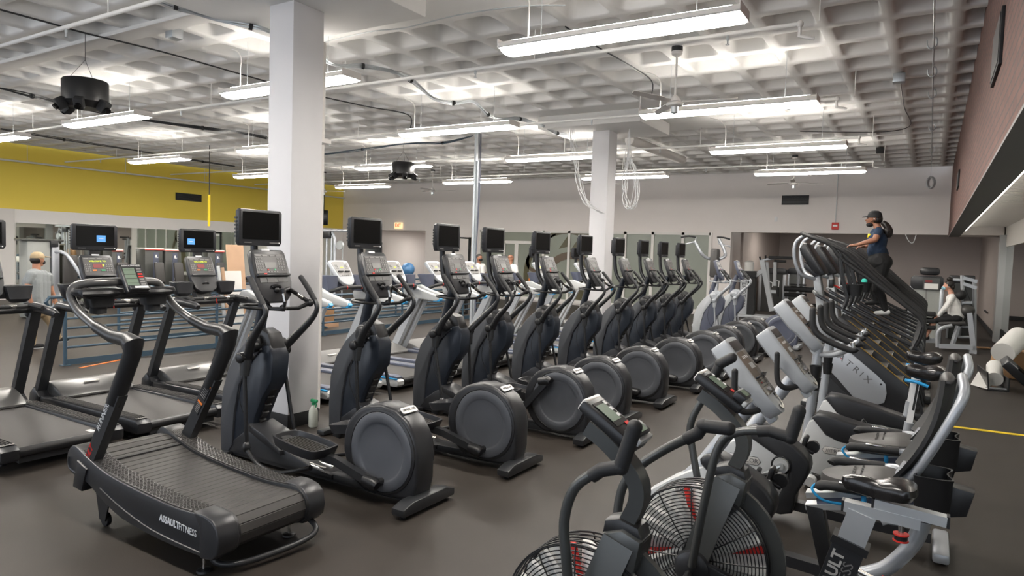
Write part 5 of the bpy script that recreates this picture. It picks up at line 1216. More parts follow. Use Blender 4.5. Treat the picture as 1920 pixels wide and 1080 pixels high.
# --- seated woman at the right
Ys = 19.0
def w(x, y, dy=0): p = PY(1640+x/4.154, 480+y/4.154, Ys); p.y = Ys+dy; return p
t = thing('person', 'woman in white long sleeve shirt and blue mask sitting on a gray weight machine', 'person', (w(640, 470).x, Ys, 0), 0)
O = t.location.copy(); hd = w(572, 232)
caps = [(hd+Vector((.01, 0, .02)), hd, .10, .095, 'skin_c'), (hd+Vector((-.05, 0, -.04)), hd+Vector((-.05, 0, -.07)), .065, .05, 'skin_c'), (hd+Vector((-.11, 0, -.02)), hd+Vector((-.115, 0, -.03)), .012, .012, 'skin_c'), (hd+Vector((.02, 0, -.05)), w(600, 300), .055, .06, 'skin_c')]
sh, wa, hp = w(605, 320), w(625, 410), w(635, 465)
caps += [(off(sh, -.14), off(sh, .14), .07, .07, 'shirtwhite'), (off(sh, -.05)+Vector((0, 0, -.05)), off(wa, -.05), .13, .14, 'shirtwhite'), (off(sh, .05)+Vector((0, 0, -.05)), off(wa, .05), .13, .14, 'shirtwhite'), (off(wa, -.06), off(hp, -.06), .15, .16, 'shirtwhite'), (off(wa, .06), off(hp, .06), .15, .16, 'shirtwhite'),
         (off(hp, -.09)+Vector((0, 0, -.03)), off(hp, .09)+Vector((0, 0, -.03)), .14, .14, 'blackcloth')]
for s_ in (-1, 1):
    kn = w(465, 500, s_*.13); an = w(402, 618, s_*.14)
    caps += [(off(hp, s_*.10)+Vector((-.02, 0, -.04)), kn, .11, .075, 'blackcloth'), (kn, kn.lerp(an, .3), .068, .06, 'skin_c' if s_ < 0 else 'blackcloth'), (kn.lerp(an, .3), an, .06, .04, 'skin_c'), (an+Vector((.03, 0, -.05)), an+Vector((-.13, 0, -.09)), .04, .035, 'blackcloth')]
    el = w(548, 405, s_*.26); wr = w(497, 462, s_*.15)
    caps += [(off(sh, s_*.17), el, .06, .052, 'shirtwhite'), (el, wr, .052, .036, 'shirtwhite')]
    hand(caps, wr, (-.8, 0, -.6), (-.5, 0, .8), 'skin_c', side=s_, curl=.5)
caps = [(Vector(c[0])-O, Vector(c[1])-O)+tuple(c[2:]) for c in caps]
body('body', caps, .009, t)
H = hd-O
b = MB().m('hair').ell((H.x+.025, 0, H.z+.035), (.105, .105, .105)).ell((H.x+.02, 0, H.z+.16), (.06, .06, .05)).ell((H.x+.09, 0, H.z-.02), (.05, .08, .07)); part('hair', b, t, 'dark hair in a top bun')
b = MB().m('maskblue').ell((H.x-.072, 0, H.z-.055), (.058, .066, .055)).tube([(H.x-.06, -.06, H.z-.04), (H.x+.02, -.105, H.z-.01)], .004, 5); part('face_mask', b, t, 'pale blue face mask')

# --- walking man at the left
Xm = -13.5
def w(x, y, dx=0): p = PX(x/3, 380+y/3, Xm); p.x = Xm+dx; return p
t = thing('person', 'man in tan cap, grey polo shirt and khaki trousers walking past the blue railing', 'person', (Xm, w(210, 560).y, 0), 0)
O = t.location.copy(); hd = w(212, 318)
fwd = Vector((-.25, 1, 0)).normalized()
caps = [(hd+Vector((0, -.01, .02)), hd, .10, .098, 'skin_a'), (hd+fwd*.05+Vector((0, 0, -.04)), hd+fwd*.05+Vector((0, 0, -.075)), .065, .055, 'skin_a'), (hd+fwd*.11+Vector((0, 0, -.01)), hd+fwd*.118+Vector((0, 0, -.025)), .012, .014, 'skin_a'), (hd+Vector((0, -.02, -.05)), w(205, 375), .062, .065, 'skin_a')]
sh, ch, wa, hp = w(212, 395), w(205, 450), w(205, 530), w(210, 575)
lat = Vector((1, .18, 0)).normalized()
L_, R_ = w(150, 402, .17), w(292, 415, -.12)
caps += [(L_, R_, .065, .065, 'shirtgrey')]
for k in (-.11, 0, .11):
    v = (R_-L_).normalized()*k
    caps += [(sh+v+Vector((0, 0, -.06)), ch+v*1.1, .13, .15, 'shirtgrey'), (ch+v*1.1, wa+v*1.1, .155, .155, 'shirtgrey'), (wa+v, hp+v*.9, .155, .15, 'shirtgrey')]
    caps += [(hp+v*.8+Vector((0, 0, -.02)), hp+v*.8+Vector((0, 0, -.09)), .145, .14, 'khaki')]
for hx, (kx, ky), (ax, ay), tx, dxk in ((180, (165, 690), (155, 785), .10, .12), (245, (305, 670), (335, 755), .08, -.10)):
    hj = w(hx, 600, dxk*.7); kn = w(kx, ky, dxk); an = w(ax, ay, dxk)
    caps += [(hj, kn, .115, .085, 'khaki'), (kn, an, .085, .075, 'khaki'), (an+Vector((0, -.05, -.05)), an+Vector((0, .17, -.065)), .045, .040, 'blackcloth'), (an+Vector((0, -.05, -.085)), an+Vector((0, .18, -.095)), .028, .026, 'whiteink')]
for S0, (ex, ey), (hx, hy), dx in ((L_, (125, 475), (150, 560), .18), (R_, (308, 490), (330, 540), -.15)):
    el = w(ex, ey, dx); wr = w(hx, hy, dx)
    caps += [(S0, S0.lerp(el, .55), .070, .066, 'shirtgrey'), (S0.lerp(el, .5), el, .052, .048, 'skin_a'), (el, wr, .048, .032, 'skin_a')]
    hand(caps, wr, (0, .25, -1), (-1, 0, 0), 'skin_a', side=1, curl=.35)
caps = [(Vector(c[0])-O, Vector(c[1])-O)+tuple(c[2:]) for c in caps]
body('body', caps, .010, t)
H = hd-O
part('hair', MB().m('hair').ell((H.x, H.y-.03, H.z-.01), (.103, .09, .085)), t, 'short black hair')
b = MB().m('khaki').lathe([(0, .135), (.06, .125), (.095, .09), (.112, .04), (.110, .02)], (H.x, H.y-.005, H.z), 'z', 22)
bc = Vector((H.x, H.y, H.z+.045))+fwd*.14; b.box(bc, (.14, .12, .014), (-.15, 0, math.atan2(-fwd.x, fwd.y)), bev=.006)
part('cap', b, t, 'tan baseball cap')
part('face_mask', MB().m('blackcloth').ell(H+fwd*.07+Vector((0, 0, -.055)), (.065, .062, .05)), t, 'black face mask')

# --- men behind the ellipticals
def standing(lab, px, py, Y, hgt, skin, shirt, pants, hair, rz, bald=False, mask=False):
    g = PY(px, py, Y); t = thing('person', lab, 'person', (g.x, Y, 0), rz); s = hgt/1.8
    V = lambda x, y, z: Vector((x*s, y*s, z*s))
    caps = [(V(.0, 0, 1.71), V(0, 0, 1.69), .098*s, .095*s, skin), (V(-.05, 0, 1.64), V(-.05, 0, 1.61), .062*s, .05*s, skin), (V(-.11, 0, 1.665), V(-.115, 0, 1.65), .012*s, .013*s, skin), (V(.01, 0, 1.62), V(.01, 0, 1.50), .058*s, .06*s, skin),
            (V(0, -.16, 1.45), V(0, .16, 1.45), .075*s, .075*s, shirt)]
    for k in (-.09, .09): caps += [(V(0, k, 1.38), V(-.01, k, 1.2), .125*s, .13*s, shirt), (V(-.01, k, 1.2), V(0, k*.9, .98), .13*s, .13*s, shirt), (V(0, k, .93), V(0, k, .90), .13*s, .12*s, pants), (V(0, k, .88), V(-.01, k*1.1, .50), .10*s, .07*s, pants), (V(-.01, k*1.1, .5), V(.02, k*1.2, .10), .07*s, .05*s, pants), (V(.03, k*1.2, .045), V(-.14, k*1.3, .04), .045*s, .04*s, 'blackcloth')]
    for k in (-1, 1):
        caps += [(V(0, k*.20, 1.43), V(.02, k*.25, 1.28), .062*s, .06*s, shirt), (V(.02, k*.25, 1.30), V(.03, k*.27, 1.13), .05*s, .045*s, skin), (V(.03, k*.27, 1.13), V(-.08, k*.26, .90), .045*s, .03*s, skin)]
        hand(caps, V(-.08, k*.26, .90), (-.3, 0, -1), (0, k, 0), skin, side=k, curl=.4, s=s)
    body('body', caps, .013, t)
    if not bald: part('hair', MB().m(hair).ell(V(.02, 0, 1.735), (.105*s, .10*s, .09*s)), t)
    else: part('hair', MB().m('skin_b').ell(V(.02, 0, 1.74), (.088*s, .085*s, .075*s)), t, 'bald crown')
    if mask: part('face_mask', MB().m('blackcloth').ell(V(-.07, 0, 1.64), (.062*s, .064*s, .05*s)), t, 'black face mask')
    return t
standing('man with short black hair, black mask and white t-shirt, right of the metal strut', 899, 478, 18.6, 1.84, 'skin_b', 'shirtwhite', 'blackcloth', 'hair', math.pi*.9, mask=True)
standing('bald man in white t-shirt seen from behind, before the glass door', 958, 478, 18.8, 1.86, 'skin_a', 'shirtwhite', 'blackcloth', 'hair', -math.pi/2, bald=True)
standing('dark haired person in a dusty pink top half hidden behind the metal strut', 873, 490, 17.0, 1.62, 'skin_a', 'card', 'blackcloth', 'hair', 0)

# ================================================================= CEILING EQUIPMENT
def wirehang(b, x, y, z0, z1, r=.004): b.tube([(x, y, z0), (x, y, z1)], r, 5)
rows = [(4.0, -24, -1.25), (7.48, -24, -1.28), (11.1, -24, -1.33), (14.67, -24, -1.33), (18.3, -24, -1.33)]
for k, (y, x0, x1) in enumerate(rows):
    t = thing('sprinkler_pipe', '%s white sprinkler pipe running across under the ceiling' % ('nearest', 'second', 'third', 'fourth', 'farthest')[k], 'pipe', (0, y, 4.40), 0, 'sprinkler pipes')
    b = MB().m('ceil').tube([(x0+.05, 0, 0), (x1, 0, 0)], .024, 10).ell((x1, 0, 0), .036).tube([(x1, 0, 0), (x1, 0, -.12), (x1+.14, .02, -.16)], .018, 8)
    part('pipe_run', b, t)
    for q in range(7):
        xx = x0+2.2+q*3.3
        if xx > x1: continue
        part('sprinkler_head', MB().m('galv').cyl((xx, 0, .0), (xx, 0, -.07), .016, 8).cyl((xx, 0, -.07), (xx, 0, -.11), .009, 6).cyl((xx, 0, -.11), (xx, 0, -.115), .022, 8), t)
        part('pipe_hanger', MB().m('ceil').cyl((xx+.9, 0, 0), (xx+.9, 0, .39), .007, 6), t)
b = MB().m('ceil').tube([(-23.9, 9, 4.25), (-23.9, 23.3, 4.25)], .03, 10)
for q in range(5): b.tube([(-23.9, 10+q*3, 4.25), (-23.9, 10+q*3, 4.78)], .008, 6)
single('wall_pipe', b, 'long white pipe along the top of the yellow wall', 'pipe')
# big duct pipe beside the far column
a, c = PZ(1180, 262, 4.57), PZ(1280, 300, 4.57)
b = MB().m('white').tube([a, a.lerp(c, .5), c], .11, 16).m('galv').tube([c, c+(c-a).normalized()*.10+Vector((0, 0, .1))], .03, 8)
single('duct_pipe', b, 'thick white pipe running back from the far column', 'pipe')
# ceiling cable bundles
def bundle(name, lab, pts, r, n, m_='galv', cat='cable', z=None, grp=None):
    b = MB().m(m_); P = [Vector(p) for p in pts]
    for k in range(n):
        a = 2*math.pi*k/n; o = Vector((0, math.cos(a), math.sin(a)))*r*1.3
        b.tube([p+o*(1 if i % 2 else .35)+Vector((random.uniform(-.01, .01),)*3) for i, p in enumerate(P)], r*.5, 5, sm=4)
    b.m('blackmatte')
    for p, q in zip(P[1:-1:2], P[2::2]): 
        d = (q-p).normalized()*.02; b.cyl(p-d, p+d, r*2.1, 10)
    return single(name, b, lab, cat, grp)
bp_ = [(270, -10, 4.62), (330, 12, 4.60), (405, 36, 4.55), (470, 50, 4.52), (508, 60, 4.5), (596, 104, 4.5), (630, 122, 4.42), (680, 124, 4.55), (732, 133, 4.55), (770, 150, 4.55), (812, 184, 4.42), (850, 193, 4.45), (888, 191, 4.60), (915, 215, 4.52), (940, 222, 4.58), (975, 223, 4.6), (1018, 236, 4.6), (1045, 250, 4.5), (1072, 249, 4.6)]
bundle('cable_bundle', 'grey cable bundle strapped in sagging loops, passing above the near column to the far one', [PZ(*p) for p in bp_], .020, 7)
bp_ = [(0, 165, 4.55), (60, 180, 4.5), (120, 195, 4.5), (200, 212, 4.5), (290, 228, 4.5), (380, 240, 4.45), (440, 246, 4.5), (500, 258, 4.5)]
bundle('cable_bundle', 'dark cable bundle crossing the ceiling behind the drum speaker at left', [PZ(*p) for p in bp_], .022, 6, 'frame')
bp_ = [(0, 242, 4.6), (120, 262, 4.6), (250, 282, 4.6), (380, 303, 4.6), (440, 312, 4.6)]
bundle('cable_bundle', 'thin dark cables running above the yellow wall', [PZ(*p) for p in bp_], .020, 5, 'frame')
bp_ = [(600, 290, 4.5), (680, 280, 4.5), (760, 270, 4.45), (830, 268, 4.5), (885, 255, 4.55)]
bundle('cable_bundle', 'blue data cables leading to the metal strut', [PZ(*p) for p in bp_], .018, 5, 'railblue')
def cable(lab, pts, r=.008, m_='galv'): return single('ceiling_cable', MB().m(m_).tube([PZ(*p) for p in pts], r, 6, sm=5), lab, 'cable', 'single cables under the ceiling')
cable('cable from above the nearest lamp down to the near column', [(1060, 10, 4.7), (975, 12, 4.7), (860, 28, 4.7), (760, 52, 4.7), (690, 60, 4.7), (597, 82, 4.7)])
cable('cable crossing right under the nearest lamp to the second lamp', [(1060, 50, 4.7), (1120, 88, 4.6), (1180, 122, 4.6), (1222, 152, 4.6), (1220, 185, 4.4)], .01, 'frame')
cable('long cable crossing behind the drum speaker wires', [(0, 18, 4.7), (100, 45, 4.7), (160, 62, 4.7), (300, 96, 4.7), (420, 130, 4.7), (500, 153, 4.7)], .012, 'frame')
cable('cable sagging right of the near column to the third lamp', [(597, 180, 4.6), (690, 200, 4.6), (765, 215, 4.6), (770, 240, 4.4)], .012, 'frame')
cable('thin cable on the ceiling ribs at the right', [(1688, 150, 4.75), (1695, 200, 4.75), (1705, 237, 4.75), (1640, 248, 4.75), (1500, 246, 4.75)], .008, 'frame')
# conduit tray by the near column
a, c = PZ(10, 140, 4.74), PZ(400, 27, 4.74); c2 = Vector((-6.9, 5.1, 4.74))
single('conduit', MB().m('ceil').box(((a.x+c2.x)/2, 5.15, 4.76), (c2.x-a.x, .30, .035), bev=.005).tube([(a.x, 4.98, 4.72), (c2.x, 4.98, 4.72)], .014, 8), 'painted conduit tray on the ceiling left of the near column', 'conduit')
for (px_, py_), lab in (((327, 64), 'grey junction box on the ceiling left of the near column'), ((1686, 147), 'bluish junction box on the ceiling ribs at the right'), ((1650, 282), 'small black box near the lamps at the right')):
    single('junction_box', MB().m('galv' if py_ < 200 else 'blackmatte').box(PZ(px_, py_, 4.72), (.16, .16, .13), bev=.008), lab, 'junction box')
# hanging loose white cables near the far column
def drop(lab, p0, pts, n=7):
    b = MB().m('whiteink')
    for k in range(n):
        r = random.Random(k); b.tube([Vector(p)+Vector((r.uniform(-.07, .07)*min(1, i), r.uniform(-.05, .05)*min(1, i), 0)) for i, p in enumerate(pts)], .006, 5, sm=4)
    return single('loose_cables', b, lab, 'cable')
yy_ = 12.6
drop('white loose cables hanging in a loop left of the far column', None, [Vector((PY(1072, 252, yy_).x, yy_, 4.79)), PY(1072, 256, yy_), PY(1078, 290, yy_), PY(1085, 340, yy_), PY(1100, 380, yy_), PY(1128, 400, yy_+.3)], 7)
drop('bunch of white cables hanging at the right side of the far column', None, [Vector((PY(1178, 298, 13.0).x, 13.0, 4.55)), PY(1178, 298, 13.0), PY(1172, 340, 13.0), PY(1172, 375, 13.0), PY(1182, 392, 13.0), PY(1192, 370, 13.0), PY(1190, 320, 13.0), PY(1180, 296, 13.0)], 8)
# ceiling fans
def fan():
    t = thing('ceiling_fan', 'x', 'ceiling fan', (0, 0, 0), 0, 'white ceiling fans')
    part('canopy', MB().m('char').lathe([(.075, .72), (.075, .66)], n=18).m('white').lathe([(.075, .66), (.07, .62), (.03, .59), (.012, .585)], n=18), t)
    part('down_rod', MB().m('white').cyl((0, 0, .60), (0, 0, .06), .014, 10), t)
    part('motor', MB().m('white').lathe([(.014, .09), (.04, .07), (.075, .02), (.08, .0)], n=22).m('char').lathe([(.078, .0), (.078, -.01)], n=22).m('white').lathe([(.10, -.012), (.115, -.03), (.10, -.055), (.05, -.065)], n=22).m('galv').lathe([(.05, -.065), (.05, -.15), (.0, -.15)], n=18), t)
    for k in range(3):
        a = math.radians(8+120*k); d = Vector((math.cos(a), math.sin(a), 0)); n_ = Vector((-d.y, d.x, 0))
        b = MB().m('white').loft([[d*r_+n_*w_*s_+Vector((0, 0, z_+s_*.012)) for s_, z_ in ((-1, -.004), (1, -.004), (1, .004), (-1, .004))] for r_, w_ in ((.10, .02), (.2, .025), (.26, .055), (.75, .045), (.80, .02))])
        part('blade', b, t)
    return t
g = PZ(1270, 88, 4.78); f1 = fan(); f1.location = (g.x, g.y, 4.06); f1['label'] = 'nearest white ceiling fan, hanging before the second lamp at the right'
for (px_, py_, z_), lab in (((1491, 291, 4.78), 'white ceiling fan below the farthest lamp at the right'), ((812, 318, 4.78), 'small white ceiling fan between two far lamps, left of the metal strut'), ((1120, 296, 4.78), 'white ceiling fan just left of the far column'), ((608, 322, 4.78), 'white ceiling fan in front of the yellow wall end, right of the near column')):
    g = PZ(px_, py_, z_); dup(f1, (g.x, min(g.y, 22), 4.06), .5, lab)
# hanging drum speakers
def speaker(x, y, lab, z=3.82, s=1):
    t = thing('hanging_speaker', lab, 'speaker', (x, y, z), 0, 'black drum speaker clusters')
    part('drum', MB().m('black').lathe([(.0, .34), (.27, .34), (.285, .32), (.285, .04), (.22, -.02), (.20, -.04), (0, -.04)], n=32), t)
    for k, a in enumerate((200, 262, 320, 20)):
        d = Vector((math.cos(math.radians(a)), math.sin(math.radians(a)), 0))
        part('small_speaker', MB().m('blackmatte').box(d*.30+Vector((0, 0, -.02)), (.12, .12, .16), (0, .6, math.radians(a)), bev=.02).m('screen').cyl(d*.34+Vector((0, 0, -.06)), d*.37+Vector((0, 0, -.09)), .04, 14), t)
    b = MB().m('frame')
    for a in (0, 120, 240): b.tube([(.2*math.cos(math.radians(a)), .2*math.sin(math.radians(a)), .34), (0, 0, .62)], .003, 5)
    b.tube([(0, 0, .62), (0, 0, 4.8-z)], .004, 5); part('hanger_wire', b, t)
g = PZ(160, 176, 3.98); speaker(g.x, g.y, 'black drum speaker cluster hanging at the upper left')
g = PZ(756, 318, 3.98); speaker(g.x, g.y, 'black drum speaker cluster hanging in front of far lamps, right of the near column')
# metal strut from floor to ceiling + pipe behind near column
g = PY(888, 460, 12.6)
t = thing('metal_strut', 'galvanised metal strut post standing from floor to ceiling among the ellipticals, blue cables beside it', 'post', (g.x, 12.6, 0))
part('channel', MB().m('galv').box((0, 0, 2.35), (.05, .08, 4.7)).box((.04, .02, 2.0), (.03, .05, 4.0)), t)
b = MB().m('bluegrey')
for k in range(4): b.tube([(.07+.01*k, -.03+.02*k, 4.6), (.10, -.02+.02*k, 3.2), (.07, .01, 1.8), (.09+.01*k, -.01, .6)], .007, 5, sm=5)
part('data_cables', b, t)
single('standpipe', MB().m('white').cyl((-6.3, 5.75, 0), (-6.3, 5.75, 4.4), .035, 12).box((-6.18, 5.55, 3.2), (.3, .2, .05)), 'white standpipe right behind the near column', 'pipe')
# hook chain hanging at the right
g0 = PZ(1752, -5, 4.6); g1 = PZ(1747, 300, 4.7)
t = thing('hook_line', 'steel cable with hooks stretched under the ceiling at the right, rings at its end', 'cable', (g1.x, g1.y, 4.6))
O = t.location.copy()
b = MB().m('galv').tube([g0-O, g1-O+Vector((0, 0, -.05))], .010, 6); part('steel_cable', b, t)
for py_ in (75, 130, 172, 235, 278):
    c = PZ(1748, py_, 4.6)-O
    part('hook', MB().m('galv').tube([c+Vector((-.05, 0, .0)), c+Vector((-.04, 0, -.07)), c+Vector((0, 0, -.10)), c+Vector((.05, 0, -.06)), c+Vector((.04, 0, .02)), c+Vector((0, 0, .03))], .009, 6, sm=4), t)
e = g1-O
b = MB().m('galv').tube([e, e+Vector((0, 0, -.45))], .004, 5)
part('drop_wire', b, t)
for k in range(2): part('ring', MB().m('palegrey').tube([e+Vector((.03*k, .0, -.58))+Vector((.075*math.cos(a), .03*k, .14*math.sin(a))) for a in [i*math.pi/10 for i in range(20)]], .022, 8, closed=True), t)

# ================================================================= WALL FITTINGS
def vent(lab, cx, cy, cz, w_, h_, ax):
    b = MB(); T = b.m('blackmatte')
    sz = (w_, .03, h_) if ax == 'y' else (.03, w_, h_)
    b.box((cx, cy, cz), sz, bev=.004).m('frame')
    for k in range(7):
        z_ = cz-h_/2+h_*(k+.5)/7
        b.box((cx-(0 if ax == 'y' else .0), cy-(.014 if ax == 'y' else 0), z_), (w_*.92, .02, .012) if ax == 'y' else (.042, w_*.92, .012))
    single('wall_vent', b, lab, 'vent')
g = PY(1491, 375, YB-.02); vent('black vent grille on the grey back wall above the alcove', g.x, YB-.016, g.z, .82, .30, 'y')
g = PX(354, 370, XL+.02); vent('black vent grille on the yellow wall', XL+.016, g.y, g.z, 1.05, .28, 'x')
for (p, w_, h_, lab) in (((1874, 92), .80, .42, 'large dark vent on the brick wall, near the top right corner'), ((1798, 338), .9, .32, 'small dark vent on the brick wall near the back')):
    g = PX(*p, .35); single('wall_vent', MB().m('blackmatte').box((.338, g.y, g.z), (.024, w_, h_), bev=.004).m('frame').box((.325, g.y, g.z), (.006, w_*.9, h_*.85)), lab, 'vent')
g = PY(747, 423, YB-.05)
t = thing('exit_sign', 'lit orange EXIT sign over the hallway opening', 'sign', (g.x, YB-.05, g.z))
part('box', MB().m('exitsign').box((0, 0, 0), (.44, .06, .27), bev=.01), t)
part('lettering', MB().m('exitred').text('EXIT', (0, -.032, 0), .22, (1, 0, 0), (0, 0, 1), .002, bold=.004, wide=.75), t, 'red EXIT letters')
single('exit_marker', MB().m('exitred').box((HX1-.03, 26.4, 2.45), (.02, .25, .18)), 'small red light on the hallway wall', 'sign')
g = PY(1566, 424, YB-.04)
t = thing('fire_alarm', 'red fire alarm box with conduit on the grey back wall', 'fire alarm', (g.x, YB-.05, g.z))
part('box', MB().m('red').box((0, 0, 0), (.20, .06, .22), bev=.01).m('whiteink').box((0, -.032, .01), (.13, .006, .05)), t)
part('conduit', MB().m('galv').cyl((0, .0, .11), (0, .0, 4.75-g.z), .010, 8), t)
g = PY(1455, 411, YB-.01); single('wall_switch', MB().m('whiteink').box((g.x, YB-.008, g.z), (.09, .016, .16), bev=.003), 'small white switch plate on the back wall', 'switch')
single('wall_hose', MB().m('whiteink').tube([PY(1698, 440, YB-.06), PY(1704, 452, YB-.06), PY(1712, 455, YB-.06), PY(1718, 440, YB-.06)], .014, 6, sm=4), 'thin white hose dangling from the alcove edge', 'hose')
g = PX(392, 370, -15)
t = thing('hanging_strap', 'black strap with yellow tail hanging in front of the yellow wall', 'strap', (-18, PX(392, 400, -18).y, 0))
za, zb, zc = PX(393, 318, -18).z, PX(392, 365, -18).z, PX(390, 424, -18).z
part('cord', MB().m('blackmatte').tube([(0, 0, 4.78), (0, 0, zb)], .012, 6), t)
part('yellow_tail', MB().m('yel').box((0, 0, (zb+zc)/2), (.01, .07, zb-zc)), t)
# ================================================================= LEFT BACKGROUND
def PXz(px_, py_, X): return PX(px_, py_, X).z
XRl = -11.35
for (X0, Ya, Yb, lab, n) in ((XRl, 5.25, 16.6, 'blue metal railing with horizontal bars behind the black treadmills', 5), (-13.1, 7.0, 17.0, 'second blue railing on the far side of the stairwell', 4)):
    t = thing('railing', lab, 'railing', (X0, Ya, 0), 0, 'blue stairwell railings')
    for z_ in (.28, .43, .58, .73, .88): part('bar', MB().m('railblue').cyl((0, 0, z_), (0, Yb-Ya, z_), .020, 10), t)
    b = MB().m('railblue').tube([(0, -.22, .92), (0, -.27, 1.0), (0, -.22, 1.07), (0, 0, 1.07), (0, (Yb-Ya), 1.07)], .024, 10).tube([(0, 0, .92), (0, -.22, .92)], .022, 8)
    part('top_rail', b, t)
    part('kick_plate', MB().m('railblue').box((0, (Yb-Ya)/2, .05), (.012, Yb-Ya, .09)), t)
    k = 0
    while k*2.62 < Yb-Ya: part('post', MB().m('railblue').cyl((0, k*2.62, 0), (0, k*2.62, 1.07), .028, 10).box((0, k*2.62, .006), (.12, .12, .012)), t); k += 1
    if X0 > -12:
        for (y0, z0, y1, z1) in ((3.0, .95, 6.2, .12),): part('stair_rail', MB().m('railblue').cyl((-.9, y0, z0), (-.9, y1, z1-.1), .024, 10), t)
    
single('floor_tape', MB().m('orange').box((-11.2, 5.9, .004), (.05, 1.3, .006), (0, 0, .35)), 'worn yellow edge strip on the floor by the railing end', 'tape')
# strength machines along the mirrors
def tower(lab, px0, px1, pytop, X, topm='white', depth=.5):
    a = PX(px0, pytop, X); c = PX(px1, pytop, X); z = (a.z+c.z)/2; wd = c.y-a.y
    t = thing('weight_machine', lab, 'weight machine', (X, (a.y+c.y)/2, 0), 0, 'weight machines by the mirrors')
    part('casing', MB().m('darkcab').box((0, 0, z/2), (depth, wd*.94, z-.06), bev=.03).m('bluegrey').box((depth/2+.003, wd*.1, z*.62), (.008, wd*.28, z*.6)), t)
    b = MB().m('whiteink')
    for k in range(5): b.ell((depth/2+.01, wd*.1, z*.85-k*z*.13), (.004, .03, .05)).box((depth/2+.01, wd*.1+.05, z*.83-k*z*.13), (.004, .03, .02), (.6, 0, 0))
    part('picture_strip', b, t)
    part('top_cap', MB().m(topm).box((0, 0, z-.035), (depth+.05, wd, .05), bev=.01).m('red').box((depth/2+.03, 0, z-.065), (.006, wd, .02)), t, 'white cap with red line')
    b = MB().m('silver').tube([(depth/2, -wd*.5, .1), (depth/2+.7, -wd*.5, .1), (depth/2+.7, wd*.3, .1)], .035, 8).tube([(depth/2+.5, 0, .1), (depth/2+.5, 0, .55)], .035, 8); part('frame', b, t)
    part('seat', MB().m('pad').box((depth/2+.55, 0, .58), (.38, .36, .08), bev=.03), t)
    part('back_pad', MB().m('pad').box((depth/2+.30, 0, 1.0), (.09, .30, .62), (0, -.15, 0), bev=.04), t)
    return t
tower('weight machine with white cap between the walking man and first screen', 200, 222, 466, -20.5)
tower('weight machine with picture strip, left of the second black treadmill screen', 262, 298, 464, -20.5)
tower('weight machine with picture strip directly behind the second black treadmill screen', 300, 332, 466, -20.5)
tower('weight machine with white cap right of the second black treadmill screen', 380, 412, 468, -20.5)
def xtower(lab, px0, px1, pyt, X):
    a = PX(px0, pyt, X); c = PX(px1, pyt, X); z = a.z; wd = c.y-a.y
    t = thing('cable_machine', lab, 'cable machine', (X, (a.y+c.y)/2, 0))
    part('casing', MB().m('greycab').box((0, -.1*wd, z/2), (.45, wd*.62, z-.05), bev=.03), t)
    part('header', MB().m('darkcab').box((.05, .0, z), (.4, wd*1.15, .06), bev=.02).m('char').box((.2, wd*.3, z-.08), (.15, wd*.22, .16), bev=.02), t)
    part('column', MB().m('silver').box((.1, wd*.36, z/2), (.25, wd*.22, z-.1), bev=.03), t)
    part('press_arm', MB().m('silver').tube([(.2, wd*.35, z-.28), (.45, wd*.5, z-.32), (.7, wd*.75, z-.8), (.8, wd*.9, z-1.15)], .04, 8, sm=3), t)
    part('seat', MB().m('pad').box((.6, wd*.7, .55), (.4, .4, .09), bev=.03).m('silver').cyl((.6, wd*.7, 0), (.6, wd*.7, .5), .04), t)
    part('back_pad', MB().m('pad').box((.45, wd*.62, 1.15), (.10, .34, .8), bev=.05), t)
    return t
xtower('tall grey cable machine behind the walking man', 36, 106, 449, -18.5)
# leaning boards
def board(lab, pts, m_, name, X0, lean=.25, th=.03):
    P = [PX(a, b_, X0) for a, b_ in pts]
    y0, y1 = P[0].y, P[1].y; zt = P[0].z
    b = MB().m(m_).box((0, 0, zt/2), (th, abs(y1-y0), zt), (0, -.12, 0), bev=.004)
    return single(name, b, lab, 'board', None, 40, (X0-.0, (y0+y1)/2, .03))
board('tan wood board leaning behind the railing, left of the nearest elliptical screen', [(430, 461), (462, 461)], 'wood', 'wood_board', -12.2)
board('white foam board leaning in front of the tan board', [(424, 511), (456, 511)], 'paper', 'foam_board', -12.05)
for k, (a_, c_) in enumerate(((418, 421), (426, 429))):
    g = PX(a_, 500+k*3, -11.9); single('metal_strip', MB().m('aluminium' if k == 0 else 'wood').box((0, 0, g.z/2), (.03, .06, g.z), (.08, -.1, 0)), ('thin metal strip leaning at the left of the boards', 'thin wooden batten leaning beside the metal strip')[k], 'board', None, 40, (-11.9, g.y, .02))
# cable crossover right of the near column
Y0 = 15.0
def q(px_, py_): p = PY(px_, py_, Y0); return p
a = q(600, 432); c = q(652, 432)
t = thing('cable_tower', 'tall chrome cable tower machine right of the near column', 'cable machine', ((a.x+c.x)/2, Y0, 0))
O = t.location.copy()
wd = (c.x-a.x); z = a.z
for k in range(3): part('guide_post', MB().m('aluminium').cyl((-wd*.42+k*wd*.18, 0, 0), (-wd*.42+k*wd*.18, 0, z-.15), .035, 10), t)
part('upright', MB().m('silver').tube([(wd*.05, 0, 0), (wd*.05, 0, z-.25), (-.05*wd, 0, z-.05)], .045, 10), t)
part('top_beam', MB().m('silver').box((0, 0, z), (wd*1.1, .12, .06), bev=.02).m('black').box((-.2*wd, -.02, z-.14), (wd*.3, .16, .22), bev=.03), t)
part('pulley', MB().m('galv').lathe([(0, -.03), (.14, -.03), (.12, 0), (.14, .03), (0, .03)], (wd*.28, -.05, z-.45), 'y', 22), t)
part('chain', MB().m('galv').tube([(wd*.38, -.05, z-.5), (wd*.38, -.05, z-1.15)], .012, 5), t)
part('base', MB().m('silver').box((0, 0, .05), (wd, .9, .08), bev=.02), t)
g = PY(607, 408, 20.0)
